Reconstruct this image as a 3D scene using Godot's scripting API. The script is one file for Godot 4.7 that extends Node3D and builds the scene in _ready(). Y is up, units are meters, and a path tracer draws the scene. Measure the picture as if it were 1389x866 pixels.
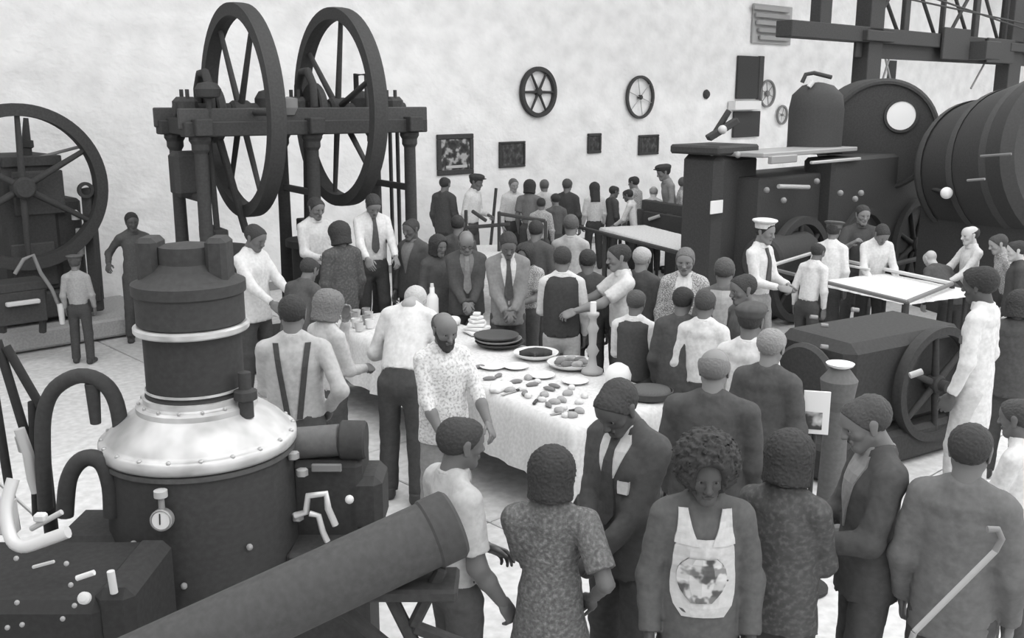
extends Node3D
# A machine hall with a crowd round cloth-covered tables, seen from a gallery.

const FOCAL := 1340.0
const EYE := Vector3(0, 3.05, 0)
const PITCH := -12.74
const WALL_O := Vector3(-0.75, 0, -18.5)          # a point at the foot of the long white wall
const WALL_U := Vector3(0.731, 0, -0.682)         # along the wall, to the right and away
const WALL_N := Vector3(0.682, 0, 0.731)          # out of the wall, into the hall
var cam_basis := Basis(Vector3.RIGHT, deg_to_rad(PITCH))
var taken := {}
var mats := {}
var noise_tex: NoiseTexture2D
var speck_tex: NoiseTexture2D
var rng := RandomNumberGenerator.new()

# ---------------------------------------------------------------- places
func ray(px: float, py: float) -> Vector3:
	return cam_basis * Vector3(px - 694.5, 433.0 - py, -FOCAL)
func at_height(px: float, py: float, h: float) -> Vector3:
	var r := ray(px, py)
	return EYE + r * ((h - EYE.y) / r.y)
func at_depth(px: float, py: float, d: float) -> Vector3:
	var r := ray(px, py)
	return EYE + r * (d / -r.z)
func on_wall(px: float, py: float, out := 0.0) -> Vector3:
	var r := ray(px, py)
	return EYE + r * ((WALL_O + WALL_N * out - EYE).dot(WALL_N) / r.dot(WALL_N))
func wall_at(t: float, n: float, y: float) -> Vector3:
	return WALL_O + WALL_U * t + WALL_N * n + Vector3(0, y, 0)
var wall_basis := Basis(WALL_U, Vector3.UP, WALL_N)
func up_to(n: Vector3, hint := Vector3.UP) -> Basis:           # a basis whose y axis is n
	var y := n.normalized()
	var h := hint if absf(y.dot(hint)) < 0.98 else Vector3.RIGHT
	var x := y.cross(h).normalized()
	return Basis(x, y, x.cross(y).normalized())

# ---------------------------------------------------------------- nodes
func numbered(called: String) -> String:
	var n: int = taken.get(called, 0)
	taken[called] = n + 1
	return called if n == 0 else "%s_%03d" % [called, n]
func tag(o: Node3D, label: String, category := "", group := "", kind := "") -> Node3D:
	o.set_meta("label", label)
	if category: o.set_meta("category", category)
	if group: o.set_meta("group", group)
	if kind: o.set_meta("kind", kind)
	return o
func thing(called: String, label: String, category: String, xf := Transform3D.IDENTITY, group := "") -> Node3D:
	var o := Node3D.new()
	o.name = numbered(called)
	add_child(o, true)
	o.transform = xf
	return tag(o, label, category, group)
func part(called: String, m: Mesh, mat: Material, parent: Node3D, xf := Transform3D.IDENTITY) -> MeshInstance3D:
	var o := MeshInstance3D.new()
	o.name = numbered(called) if parent == self else called
	o.mesh = m
	o.material_override = mat
	parent.add_child(o, true)
	o.transform = xf
	return o
func struct(called: String, m: Mesh, mat: Material, xf := Transform3D.IDENTITY, label := "") -> MeshInstance3D:
	var o := part(called, m, mat, self, xf)
	o.set_meta("kind", "structure")
	if label: o.set_meta("label", label)
	return o
func single(called: String, m: Mesh, mat: Material, xf: Transform3D, label: String, category: String, group := "") -> MeshInstance3D:
	var o := part(called, m, mat, self, xf)
	tag(o, label, category, group)
	return o

# ---------------------------------------------------------------- materials (greys: the photograph is black and white)
func grey(v: float, rough := 0.85, metal := 0.0, grain := 0.0, spec := 0.35) -> StandardMaterial3D:
	var key := "%.3f %.2f %.2f %.2f %.2f" % [v, rough, metal, grain, spec]
	if mats.has(key): return mats[key]
	var m := StandardMaterial3D.new()
	m.albedo_color = Color(v, v, v)
	m.roughness = rough
	m.metallic = metal
	m.metallic_specular = spec
	if grain > 0.0:
		m.albedo_texture = noise_tex if grain < 1.0 else speck_tex
		m.uv1_triplanar = true
		m.uv1_scale = Vector3.ONE * (1.7 if grain < 1.0 else grain)
	mats[key] = m
	return m
func cloth(v: float) -> StandardMaterial3D:
	return grey(v, 0.95, 0.0, 0.5, 0.15)
func iron(v := 0.33) -> StandardMaterial3D:
	return grey(v - 0.03, 0.72, 0.0, 0.5, 0.25)
func noise(freq: float, lo: Color, hi: Color, size := 512, kind := FastNoiseLite.TYPE_SIMPLEX_SMOOTH, octaves := 4, sd := 3) -> NoiseTexture2D:
	var f := FastNoiseLite.new()
	f.seed = sd
	f.noise_type = kind
	f.frequency = freq
	f.fractal_octaves = octaves
	var t := NoiseTexture2D.new()
	t.width = size
	t.height = size
	t.seamless = true
	t.noise = f
	var g := Gradient.new()
	g.set_color(0, lo)
	g.set_color(1, hi)
	t.color_ramp = g
	return t
func steps(freq: float, stops: Array, sd := 5, kind := FastNoiseLite.TYPE_SIMPLEX_SMOOTH) -> NoiseTexture2D:
	var t := noise(freq, Color.BLACK, Color.WHITE, 512, kind, 3, sd)
	var g := Gradient.new()
	g.offsets = PackedFloat32Array(stops.map(func(s): return s[0]))
	g.colors = PackedColorArray(stops.map(func(s): return Color(s[1], s[1], s[1])))
	t.color_ramp = g
	return t
func printed(key: String, t: Texture2D, scale: float) -> StandardMaterial3D:
	if mats.has(key): return mats[key]
	var m := StandardMaterial3D.new()
	m.albedo_texture = t
	m.roughness = 0.95
	m.metallic_specular = 0.15
	m.uv1_triplanar = true
	m.uv1_scale = Vector3.ONE * scale
	mats[key] = m
	return m

# ---------------------------------------------------------------- plain shapes
class Shape:
	var v := PackedVector3Array()
	var n := PackedVector3Array()
	func tri(a: Vector3, b: Vector3, c: Vector3, na: Vector3, nb: Vector3, nc: Vector3) -> void:
		if (b - a).cross(c - a).dot(na + nb + nc) > 0.0:
			v.append_array([a, c, b]); n.append_array([na, nc, nb])
		else:
			v.append_array([a, b, c]); n.append_array([na, nb, nc])
	func quad(a: Vector3, b: Vector3, c: Vector3, d: Vector3, na: Vector3, nb: Vector3, nc: Vector3, nd: Vector3) -> void:
		tri(a, b, c, na, nb, nc); tri(a, c, d, na, nc, nd)
	func flat(a: Vector3, b: Vector3, c: Vector3, d: Vector3, out: Vector3) -> void:
		quad(a, b, c, d, out, out, out, out)
	func box(size: Vector3, xf := Transform3D.IDENTITY, bevel := 0.012) -> Shape:
		var h := size * 0.5
		var e := minf(bevel, minf(h.x, minf(h.y, h.z)) * 0.45)
		var bas := xf.basis
		for ax in 3:
			for s in [-1.0, 1.0]:
				var out := Vector3.ZERO; out[ax] = s
				var i := (ax + 1) % 3
				var j := (ax + 2) % 3
				var q := []
				for c in [[-1, -1], [1, -1], [1, 1], [-1, 1]]:
					var p := Vector3.ZERO
					p[ax] = s * h[ax]; p[i] = c[0] * (h[i] - e); p[j] = c[1] * (h[j] - e)
					q.append(xf * p)
				flat(q[0], q[1], q[2], q[3], (bas * out).normalized())
				for s2 in [-1.0, 1.0]:          # the chamfer between this face and the next axis's face
					var a := Vector3.ZERO; var b := Vector3.ZERO; var c2 := Vector3.ZERO; var d := Vector3.ZERO
					a[ax] = s * h[ax]; a[i] = s2 * (h[i] - e); a[j] = -(h[j] - e)
					b = a; b[j] = h[j] - e
					d[ax] = s * (h[ax] - e); d[i] = s2 * h[i]; d[j] = -(h[j] - e)
					c2 = d; c2[j] = h[j] - e
					var o2 := Vector3.ZERO; o2[ax] = s; o2[i] = s2
					flat(xf * a, xf * b, xf * c2, xf * d, (bas * o2).normalized())
		for sx in [-1.0, 1.0]:
			for sy in [-1.0, 1.0]:
				for sz in [-1.0, 1.0]:
					var k := Vector3(sx, sy, sz)
					var out := (bas * k).normalized()
					tri(xf * (k * Vector3(h.x, h.y - e, h.z - e)), xf * (k * Vector3(h.x - e, h.y, h.z - e)), xf * (k * Vector3(h.x - e, h.y - e, h.z)), out, out, out)
		return self
	func lathe(profile: Array, seg := 24, xf := Transform3D.IDENTITY, smooth := false) -> Shape:     # profile of [radius, y]
		var np := profile.size()
		var sn := []
		for i in np - 1:
			var d := Vector2(profile[i + 1][0] - profile[i][0], profile[i + 1][1] - profile[i][1])
			sn.append(Vector2(d.y, -d.x).normalized())
		for i in np - 1:
			var n0: Vector2 = sn[i]
			var n1: Vector2 = sn[i]
			if smooth:
				if i > 0: n0 = (sn[i] + sn[i - 1]).normalized()
				if i < np - 2: n1 = (sn[i] + sn[i + 1]).normalized()
			for k in seg:
				var a0 := TAU * k / seg
				var a1 := TAU * (k + 1) / seg
				var c0 := Vector3(cos(a0), 0, sin(a0)); var c1 := Vector3(cos(a1), 0, sin(a1))
				var r0: float = profile[i][0]; var r1: float = profile[i + 1][0]
				var y0 := Vector3(0, profile[i][1], 0); var y1 := Vector3(0, profile[i + 1][1], 0)
				var na := xf.basis * (c0 * n0.x + Vector3(0, n0.y, 0)); var nb := xf.basis * (c1 * n0.x + Vector3(0, n0.y, 0))
				var nc := xf.basis * (c1 * n1.x + Vector3(0, n1.y, 0)); var nd := xf.basis * (c0 * n1.x + Vector3(0, n1.y, 0))
				if r0 > 1e-5: tri(xf * (c0 * r0 + y0), xf * (c1 * r0 + y0), xf * (c1 * r1 + y1), na, nb, nc)
				if r1 > 1e-5: tri(xf * (c0 * r0 + y0), xf * (c1 * r1 + y1), xf * (c0 * r1 + y1), na, nc, nd)
		return self
	func rod(a: Vector3, b: Vector3, ra: float, rb := -1.0, seg := 12) -> Shape:
		if rb < 0.0: rb = ra
		var d := (b - a)
		var y := d.normalized()
		var x := y.cross(Vector3.UP if absf(y.y) < 0.95 else Vector3.RIGHT).normalized()
		lathe([[0.0, 0.0], [ra * 0.9, 0.0], [ra, ra * 0.1], [rb, d.length() - rb * 0.1], [rb * 0.9, d.length()], [0.0, d.length()]], seg, Transform3D(Basis(x, y, x.cross(y)), a))
		return self
	func tube(pts: Array, r: float, seg := 10) -> Shape:
		var rings := []
		var nrm := []
		var x := Vector3.ZERO
		for i in pts.size():
			var t: Vector3 = (pts[mini(i + 1, pts.size() - 1)] - pts[maxi(i - 1, 0)]).normalized()
			if i == 0: x = t.cross(Vector3.UP if absf(t.y) < 0.9 else Vector3.RIGHT).normalized()
			x = (x - t * x.dot(t)).normalized()
			var z := t.cross(x)
			var ring := []; var nn := []
			for k in seg:
				var a := TAU * k / seg
				var o := x * cos(a) + z * sin(a)
				ring.append(pts[i] + o * r); nn.append(o)
			rings.append(ring); nrm.append(nn)
		for i in pts.size() - 1:
			for k in seg:
				var j := (k + 1) % seg
				quad(rings[i][k], rings[i][j], rings[i + 1][j], rings[i + 1][k], nrm[i][k], nrm[i][j], nrm[i + 1][j], nrm[i + 1][k])
		for e in [0, pts.size() - 1]:
			var out: Vector3 = (pts[0] - pts[1]).normalized() if e == 0 else (pts[e] - pts[e - 1]).normalized()
			for k in seg: tri(pts[e], rings[e][k], rings[e][(k + 1) % seg], out, out, out)
		return self
	func mesh() -> ArrayMesh:
		var a := []
		a.resize(Mesh.ARRAY_MAX)
		a[Mesh.ARRAY_VERTEX] = v
		a[Mesh.ARRAY_NORMAL] = n
		var m := ArrayMesh.new()
		m.add_surface_from_arrays(Mesh.PRIMITIVE_TRIANGLES, a)
		return m
func box(x: float, y: float, z: float, bevel := 0.012) -> ArrayMesh:
	return Shape.new().box(Vector3(x, y, z), Transform3D.IDENTITY, bevel).mesh()
func lathe(profile: Array, seg := 28, smooth := false) -> ArrayMesh:
	return Shape.new().lathe(profile, seg, Transform3D.IDENTITY, smooth).mesh()
func rod(a: Vector3, b: Vector3, ra: float, rb := -1.0, seg := 12) -> ArrayMesh:
	return Shape.new().rod(a, b, ra, rb, seg).mesh()
func tube(pts: Array, r: float, seg := 10) -> ArrayMesh:
	return Shape.new().tube(pts, r, seg).mesh()
func smooth(p: Array, sub := 4) -> Array:                      # more points along a curve through the given ones
	var r := []
	for i in p.size() - 1:
		var a: Vector3 = p[maxi(i - 1, 0)]; var b: Vector3 = p[i]; var c: Vector3 = p[i + 1]; var d: Vector3 = p[mini(i + 2, p.size() - 1)]
		for k in sub: r.append(b.cubic_interpolate(c, a, d, float(k) / sub))
	r.append(p[-1])
	return r
func bar(a: Vector3, b: Vector3, w: float, h: float, side := Vector3.UP) -> ArrayMesh:     # a square bar between two points
	var y := (b - a).normalized()
	var x := y.cross(side if absf(y.dot(side)) < 0.97 else Vector3.RIGHT).normalized()
	return Shape.new().box(Vector3(w, (b - a).length(), h), Transform3D(Basis(x, y, x.cross(y)), (a + b) * 0.5)).mesh()
func here(x: float, y: float, z: float) -> Transform3D:
	return Transform3D(Basis.IDENTITY, Vector3(x, y, z))

# ---------------------------------------------------------------- bodies: distance fields meshed as surface nets
class Field:
	var o: Vector3
	var c: float
	var nx: int
	var ny: int
	var nz: int
	var v: PackedFloat32Array
	func _init(lo: Vector3, hi: Vector3, cell: float) -> void:
		c = cell
		o = lo - Vector3.ONE * cell * 2.5
		var s := (hi - lo) / cell
		nx = int(s.x) + 7; ny = int(s.y) + 7; nz = int(s.z) + 7
		v = PackedFloat32Array()
		v.resize(nx * ny * nz)
		v.fill(1.0)
	# mode 0 joins a tapered capsule, 1 cuts it out; w, s: squash along the unit vector w; flat: 1 = flat at a, 2 = flat at b
	func cone(a: Vector3, b: Vector3, ra: float, rb: float, k: float, flat := 0, w := Vector3.ZERO, s := 1.0, mode := 0) -> void:
		var m := c * 2.2 + k * 0.5
		var lo := (Vector3(minf(a.x - ra, b.x - rb), minf(a.y - ra, b.y - rb), minf(a.z - ra, b.z - rb)) - Vector3.ONE * m - o) / c
		var hi := (Vector3(maxf(a.x + ra, b.x + rb), maxf(a.y + ra, b.y + rb), maxf(a.z + ra, b.z + rb)) + Vector3.ONE * m - o) / c
		var x0 := maxi(0, int(lo.x)); var y0 := maxi(0, int(lo.y)); var z0 := maxi(0, int(lo.z))
		var x1 := mini(nx - 1, int(hi.x) + 1); var y1 := mini(ny - 1, int(hi.y) + 1); var z1 := mini(nz - 1, int(hi.z) + 1)
		var ba := b - a
		var s1 := s - 1.0
		ba += w * (ba.dot(w) * s1)
		var l2 := maxf(ba.length_squared(), 1e-8)
		var l := sqrt(l2)
		var il := 1.0 / l2
		var dr := rb - ra
		for z in range(z0, z1 + 1):
			for y in range(y0, y1 + 1):
				var p := Vector3(o.x + x0 * c, o.y + y * c, o.z + z * c) - a
				var i := (z * ny + y) * nx + x0
				for x in range(x0, x1 + 1):
					var q := p
					if s1 != 0.0: q += w * (p.dot(w) * s1)
					var t := q.dot(ba) * il
					var d: float
					if flat == 0 or (t > 0.0 and t < 1.0):
						var tc := clampf(t, 0.0, 1.0)
						d = (q - ba * tc).length() - ra - dr * tc
						if flat:
							if flat & 1: d = maxf(d, -t * l)
							if flat & 2: d = maxf(d, (t - 1.0) * l)
					elif t <= 0.0:
						d = maxf((q - ba * t).length() - ra, -t * l) if flat & 1 else q.length() - ra
					else:
						d = maxf((q - ba * t).length() - rb, (t - 1.0) * l) if flat & 2 else (q - ba).length() - rb
					var e := v[i]
					if mode == 0:
						var g := k - absf(e - d)
						if g > 0.0: v[i] = minf(e, d) - g * g * 0.25 / k
						elif d < e: v[i] = d
					else:
						var g := k - absf(e + d)
						if g > 0.0: v[i] = maxf(e, -d) + g * g * 0.25 / k
						elif -d > e: v[i] = -d
					i += 1
					p.x += c
	func ball(a: Vector3, r: float, k: float, w := Vector3.ZERO, s := 1.0, mode := 0) -> void:
		cone(a, a + Vector3(0, 0.0002, 0), r, r, k, 0, w, s, mode)
	func cut(n: Vector3, off: float) -> void:            # keeps n·p < off
		var i := 0
		for z in nz:
			for y in ny:
				var d := n.dot(o + Vector3(0, y, z) * c) - off
				for x in nx:
					if v[i] < d: v[i] = d
					d += n.x * c
					i += 1
	func ripple(f: FastNoiseLite, amount: float) -> void:
		var i := 0
		for z in nz:
			for y in ny:
				for x in nx:
					if absf(v[i]) < c * 3.0: v[i] += f.get_noise_3d(x * c, y * c, z * c) * amount
					i += 1
	func at(p: Vector3) -> float:
		var q := (p - o) / c
		if q.x < 0.0 or q.y < 0.0 or q.z < 0.0 or q.x > nx - 1 or q.y > ny - 1 or q.z > nz - 1: return 0.1
		var x := clampi(int(q.x), 0, nx - 2); var y := clampi(int(q.y), 0, ny - 2); var z := clampi(int(q.z), 0, nz - 2)
		var f := q - Vector3(x, y, z)
		var i := (z * ny + y) * nx + x
		var j := i + nx * ny
		return lerpf(lerpf(lerpf(v[i], v[i + 1], f.x), lerpf(v[i + nx], v[i + nx + 1], f.x), f.y), lerpf(lerpf(v[j], v[j + 1], f.x), lerpf(v[j + nx], v[j + nx + 1], f.x), f.y), f.z)
	func hit(p: Vector3, dir: Vector3, far := 0.6) -> Vector3:  # first surface point from p along dir, or far away
		var t := 0.0
		while t < far:
			var d := at(p + dir * t)
			if d < 0.002: return p + dir * t
			t += clampf(d * 0.6, 0.002, c * 1.2)
		return Vector3.INF
	func mesh() -> ArrayMesh:
		var pts := PackedVector3Array(); var nrm := PackedVector3Array(); var idx := PackedInt32Array()
		var cellv := PackedInt32Array()
		cellv.resize(v.size())
		var sy := nx; var sz := nx * ny
		var lim := c * 3.4
		var near := PackedInt32Array()
		for z in range(1, nz - 1):
			for y in range(1, ny - 1):
				var i := (z * ny + y) * nx + 1
				for x in range(1, nx - 1):
					var a := v[i]
					if a < lim and a > -lim:
						var b1 := v[i + 1]; var b2 := v[i + sy]; var b3 := v[i + sy + 1]
						var b4 := v[i + sz]; var b5 := v[i + sz + 1]; var b6 := v[i + sz + sy]; var b7 := v[i + sz + sy + 1]
						var mask := int(a < 0.0) + int(b1 < 0.0) + int(b2 < 0.0) + int(b3 < 0.0) + int(b4 < 0.0) + int(b5 < 0.0) + int(b6 < 0.0) + int(b7 < 0.0)
						if mask != 0 and mask != 8:
							var s := Vector3.ZERO
							var cnt := 0.0
							if (a < 0.0) != (b1 < 0.0): s += Vector3(a / (a - b1), 0, 0); cnt += 1
							if (b2 < 0.0) != (b3 < 0.0): s += Vector3(b2 / (b2 - b3), 1, 0); cnt += 1
							if (b4 < 0.0) != (b5 < 0.0): s += Vector3(b4 / (b4 - b5), 0, 1); cnt += 1
							if (b6 < 0.0) != (b7 < 0.0): s += Vector3(b6 / (b6 - b7), 1, 1); cnt += 1
							if (a < 0.0) != (b2 < 0.0): s += Vector3(0, a / (a - b2), 0); cnt += 1
							if (b1 < 0.0) != (b3 < 0.0): s += Vector3(1, b1 / (b1 - b3), 0); cnt += 1
							if (b4 < 0.0) != (b6 < 0.0): s += Vector3(0, b4 / (b4 - b6), 1); cnt += 1
							if (b5 < 0.0) != (b7 < 0.0): s += Vector3(1, b5 / (b5 - b7), 1); cnt += 1
							if (a < 0.0) != (b4 < 0.0): s += Vector3(0, 0, a / (a - b4)); cnt += 1
							if (b1 < 0.0) != (b5 < 0.0): s += Vector3(1, 0, b1 / (b1 - b5)); cnt += 1
							if (b2 < 0.0) != (b6 < 0.0): s += Vector3(0, 1, b2 / (b2 - b6)); cnt += 1
							if (b3 < 0.0) != (b7 < 0.0): s += Vector3(1, 1, b3 / (b3 - b7)); cnt += 1
							cellv[i] = pts.size()
							pts.append(o + (Vector3(x, y, z) + s / cnt) * c)
							nrm.append(Vector3(b1 + b3 + b5 + b7 - a - b2 - b4 - b6, b2 + b3 + b6 + b7 - a - b1 - b4 - b5, b4 + b5 + b6 + b7 - a - b1 - b2 - b3).normalized())
							near.append(i)
					i += 1
		for i in near:
			var a := v[i] < 0.0
			if a != (v[i + 1] < 0.0):
				var q := [cellv[i], cellv[i - sy], cellv[i - sy - sz], cellv[i - sz]]
				if a: idx.append_array([q[0], q[2], q[1], q[0], q[3], q[2]])
				else: idx.append_array([q[0], q[1], q[2], q[0], q[2], q[3]])
			if a != (v[i + sy] < 0.0):
				var q := [cellv[i], cellv[i - sz], cellv[i - sz - 1], cellv[i - 1]]
				if a: idx.append_array([q[0], q[2], q[1], q[0], q[3], q[2]])
				else: idx.append_array([q[0], q[1], q[2], q[0], q[2], q[3]])
			if a != (v[i + sz] < 0.0):
				var q := [cellv[i], cellv[i - 1], cellv[i - 1 - sy], cellv[i - sy]]
				if a: idx.append_array([q[0], q[2], q[1], q[0], q[3], q[2]])
				else: idx.append_array([q[0], q[1], q[2], q[0], q[2], q[3]])
		var arr := []
		arr.resize(Mesh.ARRAY_MAX)
		arr[Mesh.ARRAY_VERTEX] = pts
		arr[Mesh.ARRAY_NORMAL] = nrm
		arr[Mesh.ARRAY_INDEX] = idx
		var m := ArrayMesh.new()
		if idx.size(): m.add_surface_from_arrays(Mesh.PRIMITIVE_TRIANGLES, arr)
		return m

# ---------------------------------------------------------------- shared pieces of people
var proto := {}
func head_field(c: float, grow := 0.0) -> Field:
	var f := Field.new(Vector3(-0.11, -0.25, -0.14), Vector3(0.11, 0.14, 0.14), c)
	f.cone(Vector3(0, 0.033, -0.036), Vector3(0, 0.03, 0.022), 0.08 + grow, 0.076 + grow, 0.01, 0, Vector3.RIGHT, 1.06)
	if grow > 0.0: return f
	f.ball(Vector3(0, 0.042, 0.03), 0.064, 0.02)
	f.cone(Vector3(0, 0.0, 0.028), Vector3(0, -0.085, 0.054), 0.062, 0.032, 0.03)
	f.cone(Vector3(0, -0.05, -0.015), Vector3(0, -0.17, -0.04), 0.056, 0.06, 0.03)
	f.cone(Vector3(-0.034, 0.021, 0.077), Vector3(0.034, 0.021, 0.077), 0.011, 0.011, 0.015)
	f.ball(Vector3(0, -0.099, 0.063), 0.017, 0.02)
	for s in [-1.0, 1.0]:
		f.cone(Vector3(s * 0.045, -0.05, 0.0), Vector3(s * 0.014, -0.095, 0.055), 0.022, 0.018, 0.03)
		f.ball(Vector3(s * 0.043, -0.02, 0.056), 0.022, 0.02)
		f.ball(Vector3(s * 0.031, 0.002, 0.096), 0.015, 0.014, Vector3.UP, 1.3, 1)
		f.cone(Vector3(s * 0.079, 0.018, -0.014), Vector3(s * 0.076, -0.027, -0.006), 0.022, 0.014, 0.008, 0, Vector3.RIGHT, 2.4)
		f.ball(Vector3(s * 0.012, -0.033, 0.098), 0.0085, 0.008)
	f.cone(Vector3(0, 0.016, 0.088), Vector3(0, -0.029, 0.108), 0.009, 0.0135, 0.012)
	f.cone(Vector3(-0.019, -0.056, 0.087), Vector3(0.019, -0.056, 0.087), 0.007, 0.007, 0.008)
	f.cone(Vector3(-0.015, -0.067, 0.087), Vector3(0.015, -0.067, 0.087), 0.007, 0.007, 0.006)
	return f
func hand_mesh(s: float, curl: Array) -> ArrayMesh:
	var f := Field.new(Vector3(-0.08, -0.03, -0.04), Vector3(0.08, 0.19, 0.1), 0.0042)
	f.cone(Vector3(0, -0.02, 0), Vector3(0, 0.02, 0), 0.027, 0.03, 0.01, 0, Vector3.BACK, 1.3)
	f.cone(Vector3(-s * 0.012, 0.03, 0), Vector3(-s * 0.012, 0.082, 0), 0.034, 0.036, 0.02, 0, Vector3.BACK, 2.3)
	f.cone(Vector3(s * 0.014, 0.03, 0), Vector3(s * 0.014, 0.082, 0), 0.032, 0.034, 0.02, 0, Vector3.BACK, 2.3)
	var len := [0.058, 0.076, 0.083, 0.073]
	for i in 4:
		var p := Vector3(s * (-0.034 + 0.0225 * i), 0.085 if i else 0.078, 0)
		var ang := 0.0
		var seg := [0.45, 0.31, 0.24]
		for j in 3:
			ang += deg_to_rad(curl[j] + (3 - i) * 4.0)
			var q: Vector3 = p + Vector3(s * (i - 1.5) * 0.0016, cos(ang), sin(ang)) * (len[i] * seg[j])
			f.cone(p, q, 0.0098 - j * 0.0008, 0.009 - j * 0.0008, 0.003)
			p = q
	f.cone(Vector3(s * 0.026, 0.022, 0.006), Vector3(s * 0.052, 0.056, 0.022), 0.0145, 0.0115, 0.01)
	f.cone(Vector3(s * 0.052, 0.056, 0.022), Vector3(s * 0.056, 0.088, 0.034), 0.0112, 0.009, 0.004)
	return f.mesh()
func ball(r: float, seg := 8, p := Vector3.ZERO) -> ArrayMesh:
	var pr := []
	var n := maxi(5, seg / 2)
	for i in n + 1: pr.append([sin(PI * i / n) * r, -cos(PI * i / n) * r])
	return Shape.new().lathe(pr, seg, Transform3D(Basis.IDENTITY, p), true).mesh()
func make_protos() -> void:
	var fold := FastNoiseLite.new()
	fold.seed = 11
	fold.frequency = 60.0
	proto.head = head_field(0.004).mesh()
	proto.head_far = head_field(0.0068).mesh()
	for s in [-1.0, 1.0]:
		proto["relaxed%d" % s] = hand_mesh(s, [14, 24, 18])
		proto["grip%d" % s] = hand_mesh(s, [48, 62, 35])
	proto.eye = ball(0.0125)
	proto.pupil = ball(0.0065)
	for s in [-1.0, 1.0]: proto["brow%d" % s] = tube([Vector3(s * 0.014, 0.022, 0.0885), Vector3(s * 0.03, 0.027, 0.0865), Vector3(s * 0.047, 0.02, 0.078)], 0.0042, 6)
	var lp := Shape.new()
	lp.tube([Vector3(-0.024, -0.061, 0.0875), Vector3(0, -0.0595, 0.0945), Vector3(0.024, -0.061, 0.0875)], 0.0052, 6)
	proto.lips = lp.mesh()
	var gl := Shape.new()
	for s in [-1.0, 1.0]:
		var ring := []
		for i in 13: ring.append(Vector3(s * 0.033 + cos(TAU * i / 12) * 0.022, 0.003 + sin(TAU * i / 12) * 0.018, 0.102))
		gl.tube(ring, 0.0026, 5)
		gl.tube([Vector3(s * 0.055, 0.006, 0.101), Vector3(s * 0.078, 0.008, 0.06), Vector3(s * 0.081, 0.006, -0.01)], 0.0024, 5)
	gl.tube([Vector3(-0.011, 0.004, 0.103), Vector3(0, 0.007, 0.106), Vector3(0.011, 0.004, 0.103)], 0.0024, 5)
	proto.glasses = gl.mesh()
	# hair
	var f := head_field(0.006, 0.0105)
	f.ripple(fold, 0.006)
	f.cut(Vector3(0, -0.62, 0.785), 0.017)
	f.cut(Vector3(0, -1, -0.25).normalized(), 0.088)
	proto.short = f.mesh()
	f = head_field(0.006, 0.012)
	f.ripple(fold, 0.004)
	f.cut(Vector3(0, -0.2, 0.98), 0.0)
	f.cut(Vector3(0, 0.94, 0.34), 0.036)
	f.cut(Vector3(0, -1, -0.25).normalized(), 0.08)
	proto.fringe = f.mesh()
	f = Field.new(Vector3(-0.13, -0.17, -0.17), Vector3(0.13, 0.16, 0.12), 0.008)
	f.cone(Vector3(0, 0.035, -0.036), Vector3(0, 0.035, 0.022), 0.104, 0.098, 0.02)
	f.cone(Vector3(0, 0.03, -0.03), Vector3(0, -0.11, -0.045), 0.11, 0.108, 0.03, 2)
	f.ripple(fold, 0.012)
	f.cone(Vector3(0, -0.2, 0.12), Vector3(0, 0.02, 0.125), 0.09, 0.075, 0.02, 0, Vector3.ZERO, 1.0, 1)
	proto.bob = f.mesh()
	f = Field.new(Vector3(-0.15, -0.34, -0.17), Vector3(0.15, 0.16, 0.12), 0.009)
	f.cone(Vector3(0, 0.035, -0.036), Vector3(0, 0.035, 0.022), 0.1, 0.096, 0.02)
	f.cone(Vector3(0, 0.03, -0.035), Vector3(0, -0.27, -0.075), 0.105, 0.1, 0.03, 2, Vector3.BACK, 1.25)
	f.ripple(fold, 0.012)
	f.cone(Vector3(0, -0.34, 0.1), Vector3(0, 0.02, 0.125), 0.1, 0.075, 0.02, 0, Vector3.ZERO, 1.0, 1)
	proto.long = f.mesh()
	f = Field.new(Vector3(-0.2, -0.15, -0.23), Vector3(0.2, 0.26, 0.19), 0.009)
	f.ball(Vector3(0, 0.055, -0.025), 0.165, 0.01)
	fold.frequency = 28.0
	f.ripple(fold, 0.03)
	f.cone(Vector3(0, -0.12, 0.14), Vector3(0, 0.03, 0.15), 0.085, 0.08, 0.02, 0, Vector3.ZERO, 1.0, 1)
	proto.afro = f.mesh()
	f = Field.new(Vector3(-0.09, -0.16, -0.03), Vector3(0.09, 0.0, 0.13), 0.006)
	f.cone(Vector3(0, -0.05, 0.04), Vector3(0, -0.11, 0.064), 0.056, 0.034, 0.02)
	for s in [-1.0, 1.0]: f.cone(Vector3(s * 0.066, -0.02, 0.005), Vector3(s * 0.03, -0.09, 0.05), 0.016, 0.026, 0.02)
	f.ripple(fold, 0.008)
	f.cut(Vector3(0, 1, 0.25).normalized(), -0.02)
	proto.beard = f.mesh()
	# hats
	f = Field.new(Vector3(-0.13, 0.02, -0.16), Vector3(0.13, 0.16, 0.18), 0.007)
	f.cone(Vector3(0, 0.088, -0.03), Vector3(0, 0.096, 0.03), 0.108, 0.1, 0.03, 0, Vector3.UP, 2.2)
	f.cone(Vector3(0, 0.055, -0.03), Vector3(0, 0.06, 0.02), 0.098, 0.092, 0.03, 0, Vector3.UP, 2.6)
	f.cone(Vector3(-0.045, 0.07, 0.1), Vector3(0.045, 0.07, 0.1), 0.05, 0.05, 0.01, 0, Vector3.UP, 5.5)
	proto.flatcap = f.mesh()
	var bh := Shape.new()
	bh.lathe([[0.098, 0.05], [0.165, 0.042], [0.168, 0.047], [0.102, 0.06], [0.1, 0.075], [0.092, 0.13], [0.075, 0.15], [0.0, 0.145]], 24, here(0, 0, -0.01), true)
	proto.brimhat = bh.mesh()
	bh = Shape.new()
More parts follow.
